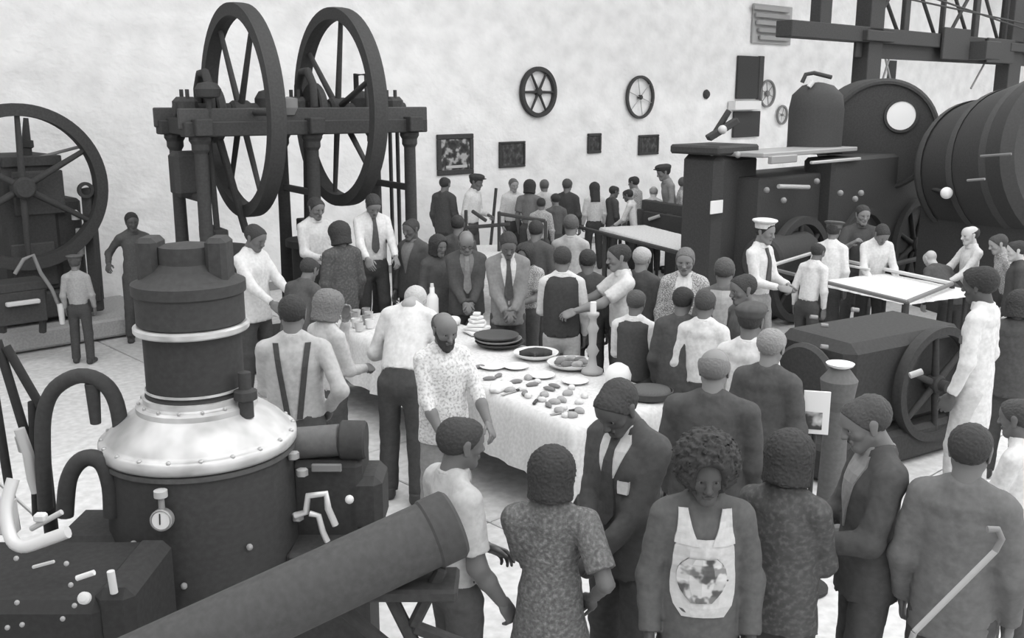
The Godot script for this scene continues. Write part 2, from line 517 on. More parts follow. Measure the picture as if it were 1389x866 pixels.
	bh.lathe([[0.1, 0.045], [0.1, 0.09], [0.132, 0.118], [0.128, 0.13], [0.09, 0.14], [0.0, 0.143]], 24, here(0, 0, -0.01))
	proto.roundcap = bh.mesh()
	f = Field.new(Vector3(-0.07, 0, -0.09), Vector3(0.07, 0.12, 0.22), 0.009)
	f.cone(Vector3(0, 0.04, -0.04), Vector3(0, 0.03, 0.15), 0.045, 0.042, 0.02)
	f.cone(Vector3(0, 0.05, -0.03), Vector3(0, 0.09, -0.03), 0.045, 0.05, 0.03, 2)
	f.cut(Vector3(0, -1, 0), -0.001)
	proto.shoe = f.mesh()
	fold.frequency = 9.0
	proto.fold = fold

# ---------------------------------------------------------------- one person
const HANDS := {"down": Vector3(0.225, 0.80, 0.08), "hold": Vector3(0.09, 1.08, 0.30), "clasp": Vector3(0.035, 0.95, 0.24), "akimbo": Vector3(0.2, 1.0, 0.02), "table": Vector3(0.16, 0.98, 0.42), "face": Vector3(0.05, 1.48, 0.22), "fold": Vector3(-0.08, 1.14, 0.22), "fwd": Vector3(0.12, 1.15, 0.48)}

func strip(f: Field, xf: Transform3D, pts: Array, widths: Array, front := 1.0, thick := 0.006, across := Vector3.RIGHT) -> ArrayMesh:
	var dir := -(xf.basis.z * front)
	var ls := []; var rs := []
	var last := [Vector3.INF, Vector3.INF]
	var cols := []
	for i in pts.size():
		var row := []
		for j in 5:
			var p: Vector3 = pts[i] + across * (widths[i] * (j / 4.0 - 0.5))
			p.z = 0.34 * front
			var h := f.hit(xf * p, dir)
			row.append(h)
		cols.append(row)
	for j in 5:                                   # where nothing lies under the strip it follows its neighbour
		for i in range(1, pts.size()):
			if cols[i][j] == Vector3.INF and cols[i - 1][j] != Vector3.INF: cols[i][j] = xf * (pts[i] + across * (widths[i] * (j / 4.0 - 0.5)) + Vector3(0, 0, (xf.affine_inverse() * cols[i - 1][j]).z - pts[i].z))
		for i in range(pts.size() - 2, -1, -1):
			if cols[i][j] == Vector3.INF and cols[i + 1][j] != Vector3.INF: cols[i][j] = xf * (pts[i] + across * (widths[i] * (j / 4.0 - 0.5)) + Vector3(0, 0, (xf.affine_inverse() * cols[i + 1][j]).z - pts[i].z))
	var s := Shape.new()
	var up := -dir
	for i in pts.size() - 1:
		for j in 4:
			var q := [cols[i][j], cols[i][j + 1], cols[i + 1][j + 1], cols[i + 1][j]]
			if q.any(func(x): return x == Vector3.INF): continue
			var n: Vector3 = (q[1] - q[0]).cross(q[3] - q[0]).normalized()
			if n.dot(up) < 0.0: n = -n
			for e in 4: q[e] += up * thick
			s.flat(q[0], q[1], q[2], q[3], n)
			var sd := -dir * (thick + 0.012)
			if j == 0: s.flat(q[0], q[3], q[3] - sd, q[0] - sd, (q[0] - q[1]).normalized())
			if j == 3: s.flat(q[1], q[2], q[2] - sd, q[1] - sd, (q[1] - q[0]).normalized())
			if i == pts.size() - 2: s.flat(q[3], q[2], q[2] - sd, q[3] - sd, (q[3] - q[0]).normalized())
	return s.mesh() if s.v.size() else null

func add_strip(called: String, root: Node3D, mat: Material, m: ArrayMesh, label := "") -> void:
	if m == null: return
	var p := part(called, m, mat, root)
	if label: p.set_meta("label", label)

func collar(X: Transform3D) -> ArrayMesh:
	var f := Field.new(X * Vector3(0, 1.49, 0) - Vector3.ONE * 0.11, X * Vector3(0, 1.49, 0) + Vector3.ONE * 0.11, 0.009)
	f.cone(X * Vector3(0, 1.45, -0.006), X * Vector3(0, 1.514, -0.006), 0.08, 0.073, 0.005, 3)
	return f.mesh()
func line(a: Vector3, b: Vector3, n := 8) -> Array:
	var r := []
	for i in n + 1: r.append(a.lerp(b, float(i) / n))
	return r

func person(label: String, px: float, ytop: float, o: Dictionary) -> Node3D:
	var lean := deg_to_rad(o.get("lean", 0.0))
	var X := Transform3D(Basis.IDENTITY, Vector3(0, 0.95, 0)) * Transform3D(Basis(Vector3.BACK, deg_to_rad(o.get("roll", 0.0))) * Basis(Vector3.RIGHT, lean), Vector3.ZERO) * Transform3D(Basis.IDENTITY, Vector3(0, -0.95, 0))
	var HX := X * Transform3D(Basis(Vector3.UP, deg_to_rad(o.get("hy", 0.0))) * Basis(Vector3.RIGHT, deg_to_rad(o.get("hp", 8.0)) - lean * 0.4), Vector3(0, 1.5, -0.01)) * here(0, 0.125, 0.03)
	var extra: float = {"afro": 0.1, "bob": 0.03, "long": 0.02}.get(o.get("hair", ""), 0.01) + (0.02 if o.has("hat") else 0.0)
	var top := HX * Vector3(0, 0.118 + extra, -0.01)
	var k: float = o.get("h", 1.72) / 1.75
	var spot: Vector3
	if o.has("d"):
		spot = at_depth(px, ytop, o.d)
		k = (spot.y - o.get("on", 0.0)) / top.y
	else:
		spot = at_height(px, ytop, top.y * k)
	var yaw := deg_to_rad(o.get("f", 0.0)) + atan2(-spot.x, -spot.z)
	var R := Basis(Vector3.UP, yaw)
	var foot := spot - R * (Vector3(top.x, 0, top.z) * k)
	foot.y = 0.0
	if o.has("on"): foot.y = o.on
	var root := thing("person", label, "person", Transform3D(R.scaled(Vector3.ONE * k), foot))
	if o.has("group"): root.set_meta("group", o.group)
	var dist := -spot.z
	var c := clampf(dist * 0.0026, 0.0115, 0.027)
	var near := dist < 7.0
	var g: float = o.get("g", 1.0)
	var W := X.basis.z
	var lo := Vector3(-0.45, -0.02, -0.4); var hi := Vector3(0.45, 1.6, 0.45)
	# limbs
	var sw: float = o.get("sw", 0.165)
	var st: float = o.get("st", 0.02)
	var stride: float = o.get("stride", 0.04)
	var ends := []
	for s in [-1.0, 1.0]:
		var S: Vector3 = X * Vector3(s * sw, 1.405, -0.012)
		var t = o.get("L" if s > 0 else "R", "down")
		var T: Vector3 = HANDS[t] if t is String else t
		T.x *= s
		if t is String and t == "down": T = X * T if lean < 0.3 else T + Vector3(0, 0, 0.2)
		var l1 := 0.295; var l2 := 0.255
		var d := T - S
		if d.length() > 0.54: T = S + d.normalized() * 0.54
		d = T - S
		var L := maxf(d.length(), 0.1)
		var x := clampf((l1 * l1 - l2 * l2 + L * L) / (2.0 * L), -l1, l1)
		var pole := Vector3(s * 0.42, -0.75, -0.55)
		pole = (pole - d.normalized() * pole.dot(d.normalized())).normalized()
		var E := S + d.normalized() * x + pole * sqrt(maxf(l1 * l1 - x * x, 0.0))
		ends.append([S, E, T])
	var legs := []
	for s in [-1.0, 1.0]:
		var z: float = s * stride
		legs.append([Vector3(s * 0.088, 0.88, 0), Vector3(s * (0.098 + st * 0.5), 0.485, 0.02 + z * 0.6), Vector3(s * (0.1 + st), 0.075, -0.02 + z)])
	for e in ends:
		for q in e:
			lo = Vector3(minf(lo.x, q.x - 0.1), lo.y, minf(lo.z, q.z - 0.1)); hi = Vector3(maxf(hi.x, q.x + 0.1), maxf(hi.y, q.y + 0.1), maxf(hi.z, q.z + 0.1))
	var tq := X * Vector3(0, 1.5, 0)
	hi.z = maxf(hi.z, tq.z + 0.25); hi.y = maxf(tq.y + 0.12, hi.y if hi.y > 1.65 else 0.0)
	# the body: one skin, head and hands added to it
	var st_body := SurfaceTool.new()
	st_body.begin(Mesh.PRIMITIVE_TRIANGLES)
	var f := Field.new(lo, hi, 0.028)
	f.cone(Vector3(0, 0.92, 0), X * Vector3(0, 1.02, 0), 0.12 * g, 0.11 * g, 0.03, 0, Vector3.BACK, 1.3)
	f.cone(X * Vector3(0, 1.02, 0), X * Vector3(0, 1.29, 0.005), 0.11 * g, 0.125 * g, 0.05, 0, W, 1.35)
	f.cone(X * Vector3(-sw + 0.04, 1.4, -0.012), X * Vector3(sw - 0.04, 1.4, -0.012), 0.046, 0.046, 0.05)
	f.cone(X * Vector3(0, 1.4, -0.015), X * Vector3(0, 1.52, 0), 0.06, 0.054, 0.04)
	for e in ends:
		f.cone(e[0], e[1], 0.048, 0.042, 0.03)
		f.cone(e[1], e[2], 0.04, 0.031, 0.02)
	for l in legs:
		f.cone(l[0], l[1], 0.078, 0.055, 0.03)
		f.cone(l[1], l[2], 0.054, 0.038, 0.02)
		f.cone(l[2] - Vector3(0, 0.03, 0), l[2] + Vector3(0, -0.045, 0.14), 0.033, 0.03, 0.02)
	st_body.append_from(f.mesh(), 0, Transform3D.IDENTITY)
	var bare: bool = o.get("top", "shirt") in ["short", "tee"] or o.get("bare", false)
	for i in 2:
		var e = ends[i]
		var s := -1.0 if i == 0 else 1.0
		if bare:
			var a := Field.new(Vector3(minf(e[0].x, minf(e[1].x, e[2].x)), minf(e[0].y, minf(e[1].y, e[2].y)), minf(e[0].z, minf(e[1].z, e[2].z))) - Vector3.ONE * 0.06, Vector3(maxf(e[0].x, maxf(e[1].x, e[2].x)), maxf(e[0].y, maxf(e[1].y, e[2].y)), maxf(e[0].z, maxf(e[1].z, e[2].z))) + Vector3.ONE * 0.06, 0.014 if near else 0.018)
			a.cone(e[0], e[1], 0.05, 0.043, 0.02)
			a.cone(e[1], e[1].lerp(e[2], 0.4), 0.043, 0.042, 0.03)
			a.cone(e[1].lerp(e[2], 0.4), e[2], 0.042, 0.029, 0.02)
			st_body.append_from(a.mesh(), 0, Transform3D.IDENTITY)
		var y: Vector3 = (e[2] - e[1]).normalized()
		var t = o.get("L" if s > 0 else "R", "down")
		if t is String and t in ["table", "fwd"]: y = (y + Vector3(0, -0.3, 0.5)).normalized()
		var pn := Vector3(-s, 0, 0.2) if (t is String and t in ["down"]) else Vector3(-s * 0.6, -0.8, 0.0)
		if t is String and t in ["clasp", "fold", "akimbo", "face"]: pn = Vector3(-s * 0.4, 0, -1)
		pn = (pn - y * pn.dot(y)).normalized()
		var hx := y.cross(pn)
		# thumb side: forward when the arm hangs
		var hm: ArrayMesh = proto[("grip%d" if o.get("grip", false) or (t is String and t in ["hold", "clasp"]) else "relaxed%d") % (1 if hx.dot(Vector3(0, 0.4, 1)) > 0.0 else -1)]
		st_body.append_from(hm, 0, Transform3D(Basis(hx, y, pn), e[2]))
	st_body.append_from(proto.head if near else proto.head_far, 0, HX)
	var sk: float = o.get("sk", 0.42)
	part("body", st_body.commit(), grey(sk, 0.6, 0.0, 0.0, 0.4), root)
	# face
	var toward := absf(wrapf(o.get("f", 0.0) + o.get("hy", 0.0), -180, 180))
	if toward < 115.0 and dist < 13.0:
		for s in [-1.0, 1.0]:
			var eye := part("eye", proto.eye, grey(minf(0.6, sk + 0.16), 0.4), root, HX * here(s * 0.031, 0.003, 0.0755))
			part("pupil", proto.pupil, grey(0.12, 0.3), eye, here(0, 0, 0.0075))
			part("eyebrow", proto["brow%d" % s], grey(o.get("hc", 0.3), 0.9), root, HX)
		part("lips", proto.lips, grey(sk * 0.78, 0.6), root, HX)
		if o.has("glasses"): part("glasses", proto.glasses, grey(0.25, 0.4), root, HX)
	var hair: String = o.get("hair", "short")
	if hair != "none": part("hair", proto[hair], grey(o.get("hc", 0.3), 0.8, 0.0, 14.0), root, HX * Transform3D(Basis.from_scale(Vector3.ONE * o.get("hs", 1.0)), Vector3.ZERO))
	if o.has("beard"): part("beard", proto.beard, grey(o.beard, 0.9, 0.0, 14.0), root, HX)
	if o.has("hat"): part("hat", proto[o.hat], cloth(o.get("hatc", 0.3)), root, HX * Transform3D(Basis(Vector3.RIGHT, deg_to_rad(o.get("hatp", -6.0))), Vector3(0, 0.0, 0)))
	# clothes
	var kind: String = o.get("top", "shirt")
	var tone = o.get("tc", 0.86)
	var m: Material = cloth(tone) if not o.has("tm") else o.tm
	var tf := Field.new(Vector3(lo.x, 0.36 if kind == "dress" else 0.62, lo.z), hi, c)
	var coat := kind == "jacket"
	var th := 0.016 if coat else 0.0
	var hem: float = {"jacket": 0.80, "dress": 0.97, "tee": 0.93, "long": 0.8}.get(kind, 0.96)
	hem = o.get("hem", hem)
	var rw: float = (0.137 + th) * g + (0.022 if hem < 0.95 else 0.0)
	var base := Vector3(0, hem, 0) if lean > 0.25 else X * Vector3(0, hem, 0)
	if hem < 0.95: tf.cone(base, X * Vector3(0, 1.02, 0), rw + 0.006, rw - 0.006, 0.03, 1, Vector3.BACK, 1.35)
	tf.cone(base if hem >= 0.95 else X * Vector3(0, 1.0, 0), X * Vector3(0, 1.30, 0.004), (0.134 + th) * g, (0.14 + th) * g, 0.03, 1 if hem >= 0.95 else 0, W, 1.32)
	tf.cone(X * Vector3(-sw + 0.035, 1.405, -0.012), X * Vector3(sw - 0.035, 1.405, -0.012), 0.055 + th * 0.8, 0.055 + th * 0.8, 0.05)
	for s in [-1.0, 1.0]: tf.cone(X * Vector3(s * 0.1, 1.44, -0.015), X * Vector3(s * 0.03, 1.492, -0.012), 0.05 + th * 0.5, 0.045, 0.04)
	tf.cone(X * Vector3(0, 1.4, -0.022), X * Vector3(0, 1.5, -0.012), 0.088, 0.069, 0.03, 2)
	if kind == "dress": tf.cone(X * Vector3(0, 1.02, 0), Vector3(0, 0.5, 0.02), 0.15 * g, 0.245 * g, 0.05, 2, Vector3.BACK, 1.2)
	for i in 2:
		var e = ends[i]
		if kind in ["short", "tee"] or (kind == "dress" and o.get("bare", true)):
			tf.cone(e[0], e[0].lerp(e[1], 0.78), 0.07, 0.07, 0.04, 2)
		else:
			tf.cone(e[0], e[1], 0.055 + th * 0.6, 0.05 + th * 0.6, 0.04)
			tf.cone(e[1], e[1].lerp(e[2], o.get("roll_up", 0.93)), 0.05 + th * 0.6, 0.039 + th * 0.5, 0.03, 2)
	tf.ripple(proto.fold, o.get("folds", 0.009))
	part({"jacket": "jacket", "dress": "dress", "tee": "t_shirt"}.get(kind, "shirt"), tf.mesh(), m, root)
	var over := tf
	if o.has("vest"):
		var vf := Field.new(Vector3(-0.3, 0.8, -0.3), Vector3(0.3, hi.y, hi.z), c)
		vf.cone(X * Vector3(0, 0.9, 0), X * Vector3(0, 1.32, 0.004), 0.156 * g, 0.162 * g, 0.03, 1, W, 1.3)
		vf.cone(X * Vector3(-0.12, 1.41, -0.012), X * Vector3(0.12, 1.41, -0.012), 0.068, 0.068, 0.04)
		vf.cone(X * Vector3(0, 1.38, -0.022), X * Vector3(0, 1.47, -0.014), 0.1, 0.082, 0.03, 2)
		part("waistcoat", vf.mesh(), cloth(o.vest), root)
		over = vf
	# lower half
	if kind != "dress":
		var bm: Material = cloth(o.get("bc", 0.33))
		var bf := Field.new(Vector3(-0.35, -0.02, -0.4), Vector3(0.35, 1.02, 0.4), c)
		bf.cone(Vector3(0, 0.89, 0), X * Vector3(0, 1.0, 0), 0.132 * g, 0.13 * g, 0.03, 2, Vector3.BACK, 1.3)
		if o.get("skirt", false):
			bf.cone(Vector3(0, 0.9, 0), Vector3(0, 0.45, 0), 0.15 * g, 0.22 * g, 0.05, 2, Vector3.BACK, 1.2)
		else:
			for l in legs:
				bf.cone(l[0], l[1], 0.092, 0.073, 0.03)
				bf.cone(l[1], l[2] - Vector3(0, 0.02, 0), 0.075, 0.066, 0.02, 2)
			bf.ripple(proto.fold, 0.009)
		part("skirt" if o.get("skirt", false) else "trousers", bf.mesh(), bm, root)
	for l in legs: part("shoe", proto.shoe, grey(o.get("sc", 0.27), 0.5), root, Transform3D(Basis(Vector3.UP, (0.2 if l[0].x > 0 else -0.2)), Vector3(l[2].x, 0.0, l[2].z)))
	# trimmings
	var xs := Vector3(0, 0, 0)
	if o.has("vfront"):
		add_strip("shirt_front", root, cloth(o.vfront), strip(over, X, line(Vector3(0, 1.475, 0), Vector3(0, o.get("vlow", 1.12), 0)), [0.13, 0.155, 0.145, 0.125, 0.1, 0.075, 0.05, 0.025, 0.006], 1.0, 0.008))
		part("collar", collar(X), cloth(o.vfront), root)
	elif kind in ["shirt", "short", "long"]:
		part("collar", collar(X), m, root)
	if o.has("tie"): add_strip("tie", root, cloth(o.tie), strip(over, X, line(Vector3(0, 1.462, 0), Vector3(0, 1.06, 0)), [0.05, 0.036, 0.045, 0.055, 0.065, 0.075, 0.085, 0.085, 0.02], 1.0, 0.016))
	if o.has("braces"):
		for s in [-1.0, 1.0]:
			add_strip("brace", root, cloth(o.braces), strip(tf, X, line(Vector3(s * 0.1, 1.46, 0), Vector3(s * 0.035, 0.98, 0), 10), [0.035, 0.035, 0.035, 0.035, 0.035, 0.035, 0.035, 0.035, 0.035, 0.035, 0.035], -1.0, 0.007))
			add_strip("brace", root, cloth(o.braces), strip(tf, X, line(Vector3(s * 0.1, 1.46, 0), Vector3(s * 0.09, 0.98, 0), 10), [0.035, 0.035, 0.035, 0.035, 0.035, 0.035, 0.035, 0.035, 0.035, 0.035, 0.035], 1.0, 0.007))
	if o.has("inner"): add_strip("t_shirt_front", root, cloth(o.inner), strip(tf, X, line(Vector3(0, 1.355, 0), Vector3(0, 1.0, 0)), [0.21, 0.25, 0.26, 0.265, 0.275, 0.28, 0.275, 0.25, 0.18], 1.0, 0.009), "pale T-shirt showing between the open jacket fronts")
	if o.has("inner"):
		for s in [-1.0, 1.0]: add_strip("t_shirt_shoulder", root, cloth(o.inner), strip(tf, X, line(Vector3(s * 0.092, 1.47, 0), Vector3(s * 0.078, 1.325, 0), 6), [0.04, 0.045, 0.052, 0.06, 0.072, 0.09, 0.10], 1.0, 0.011))
	if o.has("print"): add_strip("printed_patch", root, o.print, strip(over, X, line(Vector3(-0.01, 1.27, 0), Vector3(-0.01, 1.07, 0)), [0.12, 0.17, 0.2, 0.21, 0.21, 0.2, 0.18, 0.14, 0.09], 1.0, 0.016), "dark blotchy print on the chest")
	if o.has("vback"): add_strip("back_panel", root, cloth(o.vback), strip(over, X, line(Vector3(0, 1.48, 0), Vector3(0, 1.05, 0)), [0.2, 0.2, 0.19, 0.17, 0.14, 0.11, 0.08, 0.05, 0.01], -1.0, 0.008), "pale V-shaped panel on the back")
	if o.has("pocket"): add_strip("pocket", root, cloth(o.pocket), strip(tf, X, line(Vector3(0.08, 1.28, 0), Vector3(0.08, 1.22, 0), 2), [0.05, 0.05, 0.045], 1.0, 0.012))
	root.set_meta("hands", [root.transform * ends[0][2], root.transform * ends[1][2]])
	root.set_meta("feet", foot)
	return root

# ---------------------------------------------------------------- the hall
const HALL_T0 := -19.0
const HALL_T1 := 34.0
const HALL_N := 21.0
const HALL_H := 8.2
const SKYLIGHTS := [[4.4, 8.2], [9.8, 13.6], [15.2, 19.0]]
func lights() -> void:
	var cam := Camera3D.new()
	cam.name = "camera"
	cam.fov = rad_to_deg(2.0 * atan(433.0 / FOCAL))
	cam.position = EYE
	cam.rotation_degrees.x = PITCH
	cam.near = 0.05
	cam.far = 200.0
	add_child(cam)
	cam.current = true
	var env := Environment.new()
	env.background_mode = Environment.BG_COLOR
	env.background_color = Color(0.9, 0.9, 0.9)
	env.background_energy_multiplier = 1.0
	env.tonemap_mode = Environment.TONE_MAPPER_LINEAR
	env.tonemap_exposure = 0.93
	env.sdfgi_enabled = true
	env.ssao_enabled = true
	env.ssil_enabled = true
	var we := WorldEnvironment.new()
	we.name = "world_environment"
	we.environment = env
	add_child(we)
	# daylight through the milky roof lights and through the tall windows behind the gallery
	var long := 46.0
	for s in SKYLIGHTS:
		var a := AreaLight3D.new()
		a.name = numbered("roof_daylight")
		add_child(a, true)
		a.area_size = Vector2(long, s[1] - s[0] - 0.2)
		a.transform = Transform3D(Basis(WALL_U, -WALL_N, Vector3.UP), wall_at(7.5, (s[0] + s[1]) * 0.5, HALL_H - 0.05))
		a.light_energy = 120.0
		a.area_range = 80.0
		a.area_attenuation = 2.0
		a.shadow_enabled = true
	var w := AreaLight3D.new()
	w.name = numbered("window_daylight")
	add_child(w, true)
	w.area_size = Vector2(30, 4.2)
	w.transform = Transform3D(Basis(WALL_U, Vector3.UP, WALL_N), wall_at(2, HALL_N - 0.1, 5.0))
	w.light_energy = 50.0
	w.area_range = 80.0
	w.area_attenuation = 2.0
	w.shadow_enabled = true

func _ready() -> void:
	lights()
	rng.seed = 5
	noise_tex = noise(0.03, Color(0.86, 0.86, 0.86), Color.WHITE, 512, FastNoiseLite.TYPE_SIMPLEX_SMOOTH, 5)
	speck_tex = noise(0.12, Color(0.6, 0.6, 0.6), Color.WHITE, 256, FastNoiseLite.TYPE_SIMPLEX_SMOOTH, 3, 9)
	hall()
	make_protos()
	objects()

# ---------------------------------------------------------------- the setting
func wall_panel(called: String, x0: float, y0: float, x1: float, y1: float, out: float, depth: float, mat: Material, parent: Node3D, bevel := 0.01) -> MeshInstance3D:   # a box parallel to the long wall
	var a := on_wall(x0, y0, out); var b := on_wall(x1, y0, out); var c := on_wall(x1, y1, out); var d := on_wall(x0, y1, out)
	var w := ((b - a).dot(WALL_U) + (c - d).dot(WALL_U)) * 0.5
	var h := ((a.y - d.y) + (b.y - c.y)) * 0.5
	var xf := Transform3D(wall_basis, (a + b + c + d) * 0.25 - WALL_N * depth * 0.5)
	if parent != self: xf = parent.transform.affine_inverse() * xf
	return part(called, box(w, h, depth, bevel), mat, parent, xf)

func hall() -> void:
	var plaster := StandardMaterial3D.new()
	plaster.albedo_texture = steps(0.012, [[0.0, 0.85], [0.35, 0.9], [0.6, 0.93], [1.0, 0.96]], 21)
	plaster.roughness = 0.95
	plaster.metallic_specular = 0.1
	plaster.uv1_triplanar = true
	plaster.uv1_world_triplanar = true
	plaster.uv1_scale = Vector3.ONE * 0.3
	plaster.heightmap_enabled = true
	plaster.heightmap_texture = noise(0.06, Color.BLACK, Color.WHITE, 512, FastNoiseLite.TYPE_SIMPLEX_SMOOTH, 5, 8)
	plaster.heightmap_scale = 1.2
	var mid := (HALL_T0 + HALL_T1) * 0.5
	var span := HALL_T1 - HALL_T0
	var sub := struct("floor", box(span + 0.6, 0.3, HALL_N + 0.6), grey(0.5, 0.95), Transform3D(wall_basis, wall_at(mid, HALL_N * 0.5, -0.2)))
	struct("wall_back", box(span + 0.6, HALL_H + 0.4, 0.3), plaster, Transform3D(wall_basis, wall_at(mid, -0.15, HALL_H * 0.5)))
	struct("wall_front", box(span + 0.6, HALL_H + 0.4, 0.3), plaster, Transform3D(wall_basis, wall_at(mid, HALL_N + 0.15, HALL_H * 0.5)))
	struct("wall_left", box(0.3, HALL_H + 0.4, HALL_N), plaster, Transform3D(wall_basis, wall_at(HALL_T0 - 0.15, HALL_N * 0.5, HALL_H * 0.5)))
	struct("wall_right", box(0.3, HALL_H + 0.4, HALL_N), plaster, Transform3D(wall_basis, wall_at(HALL_T1 + 0.15, HALL_N * 0.5, HALL_H * 0.5)))
	struct("baseboard_back", box(span, 0.14, 0.03), grey(0.55), Transform3D(wall_basis, wall_at(mid, 0.015, 0.07)))
	# concrete floor slabs with open joints
	var tones := []
	for i in 4:
		var m := StandardMaterial3D.new()
		m.albedo_texture = speck_tex if i == 9 else noise_tex
		m.albedo_color = Color.WHITE * (0.83 + 0.012 * i)
		m.roughness = 0.85
		m.uv1_triplanar = true
		m.uv1_world_triplanar = true
		m.uv1_scale = Vector3.ONE * 0.6
		tones.append(m)
	var slab := box(2.385, 0.05, 1.785, 0.008)
	for i in 15:
		for j in 9:
			part("slab", slab, tones[rng.randi() % 4], sub, here(HALL_T0 + 3.0 + i * 2.4 - mid, 0.175 + rng.randf() * 0.003, j * 1.8 + 0.9 - HALL_N * 0.5))
	# roof with three long milky roof lights
	var roof := grey(0.75, 0.9)
	var edges := [-0.15]
	for s in SKYLIGHTS: edges.append_array(s)
	edges.append(HALL_N + 0.15)
	var first: MeshInstance3D
	for i in range(0, edges.size(), 2):
		var n0: float = edges[i]; var n1: float = edges[i + 1]
		var c := struct("ceiling", box(span + 0.6, 0.3, n1 - n0), roof, Transform3D(wall_basis, wall_at(mid, (n0 + n1) * 0.5, HALL_H + 0.15)))
	var milk := StandardMaterial3D.new()
	milk.albedo_color = Color(0.9, 0.9, 0.9)
	milk.emission_enabled = true
	milk.emission = Color.WHITE
	milk.emission_energy_multiplier = 0.8
	var k := 1
	for s in SKYLIGHTS:
		struct("window_%d" % k, box(span + 0.6, 0.1, s[1] - s[0] + 0.1), milk, Transform3D(wall_basis, wall_at(mid, (s[0] + s[1]) * 0.5, HALL_H + 0.2)))
		k += 1
	var win := struct("window_%d" % k, box(30, 4.2, 0.06), milk, Transform3D(wall_basis, wall_at(2, HALL_N - 0.03, 5.0)))
	for i in 11: part("mullion", box(0.1, 4.2, 0.08), grey(0.4), win, here(-15 + i * 3.0, 0, -0.05))

func framed(x0: float, y0: float, x1: float, y1: float, face: Material, label: String, fw := 0.05, frame_tone := 0.33) -> Node3D:
	var mid := on_wall((x0 + x1) * 0.5, (y0 + y1) * 0.5, 0.0)
	var a := on_wall(x0, (y0 + y1) * 0.5); var b := on_wall(x1, (y0 + y1) * 0.5)
	var c := on_wall((x0 + x1) * 0.5, y0); var d := on_wall((x0 + x1) * 0.5, y1)
	var w := a.distance_to(b); var h := c.distance_to(d)
	var t := thing("picture_frame", label, "picture", Transform3D(wall_basis, mid), "framed pictures on the white wall")
	part("picture", box(w - fw, h - fw, 0.02, 0.002), face, t, here(0, 0, 0.02))
	for s in [-1.0, 1.0]:
		part("frame_rail", box(w, fw, 0.05), iron(frame_tone), t, here(0, s * (h - fw) * 0.5, 0.027))
		part("frame_stile", box(fw, h - 2 * fw, 0.05), iron(frame_tone), t, here(s * (w - fw) * 0.5, 0, 0.027))
	return t

func spoked(called: String, parent: Node3D, xf: Transform3D, r: float, rim: float, width: float, spokes: int, spoke_r: float, hub: float, mat: Material, phase := 0.0, oval := false) -> Node3D:   # axis along y
	var w: Node3D
	if parent == self: w = parent
	w = part(called, lathe([[r - rim, -width / 2], [r, -width / 2], [r + 0.004, -width * 0.3], [r + 0.004, width * 0.3], [r, width / 2], [r - rim, width / 2], [r - rim - 0.006, 0.0], [r - rim, -width / 2]], 64), mat, parent, xf)
	part("hub", lathe([[0.0, -width * 0.7], [hub * 0.8, -width * 0.7], [hub, -width * 0.5], [hub, width * 0.5], [hub * 0.8, width * 0.7], [0.0, width * 0.7]], 20), mat, w)
	for i in spokes:
		var a := phase + TAU * i / spokes
		var d := Vector3(cos(a), 0, sin(a))
		part("spoke", rod(d * hub * 0.8, d * (r - rim * 0.6), spoke_r * 1.25, spoke_r * 0.9, 8), mat, w)
	return w

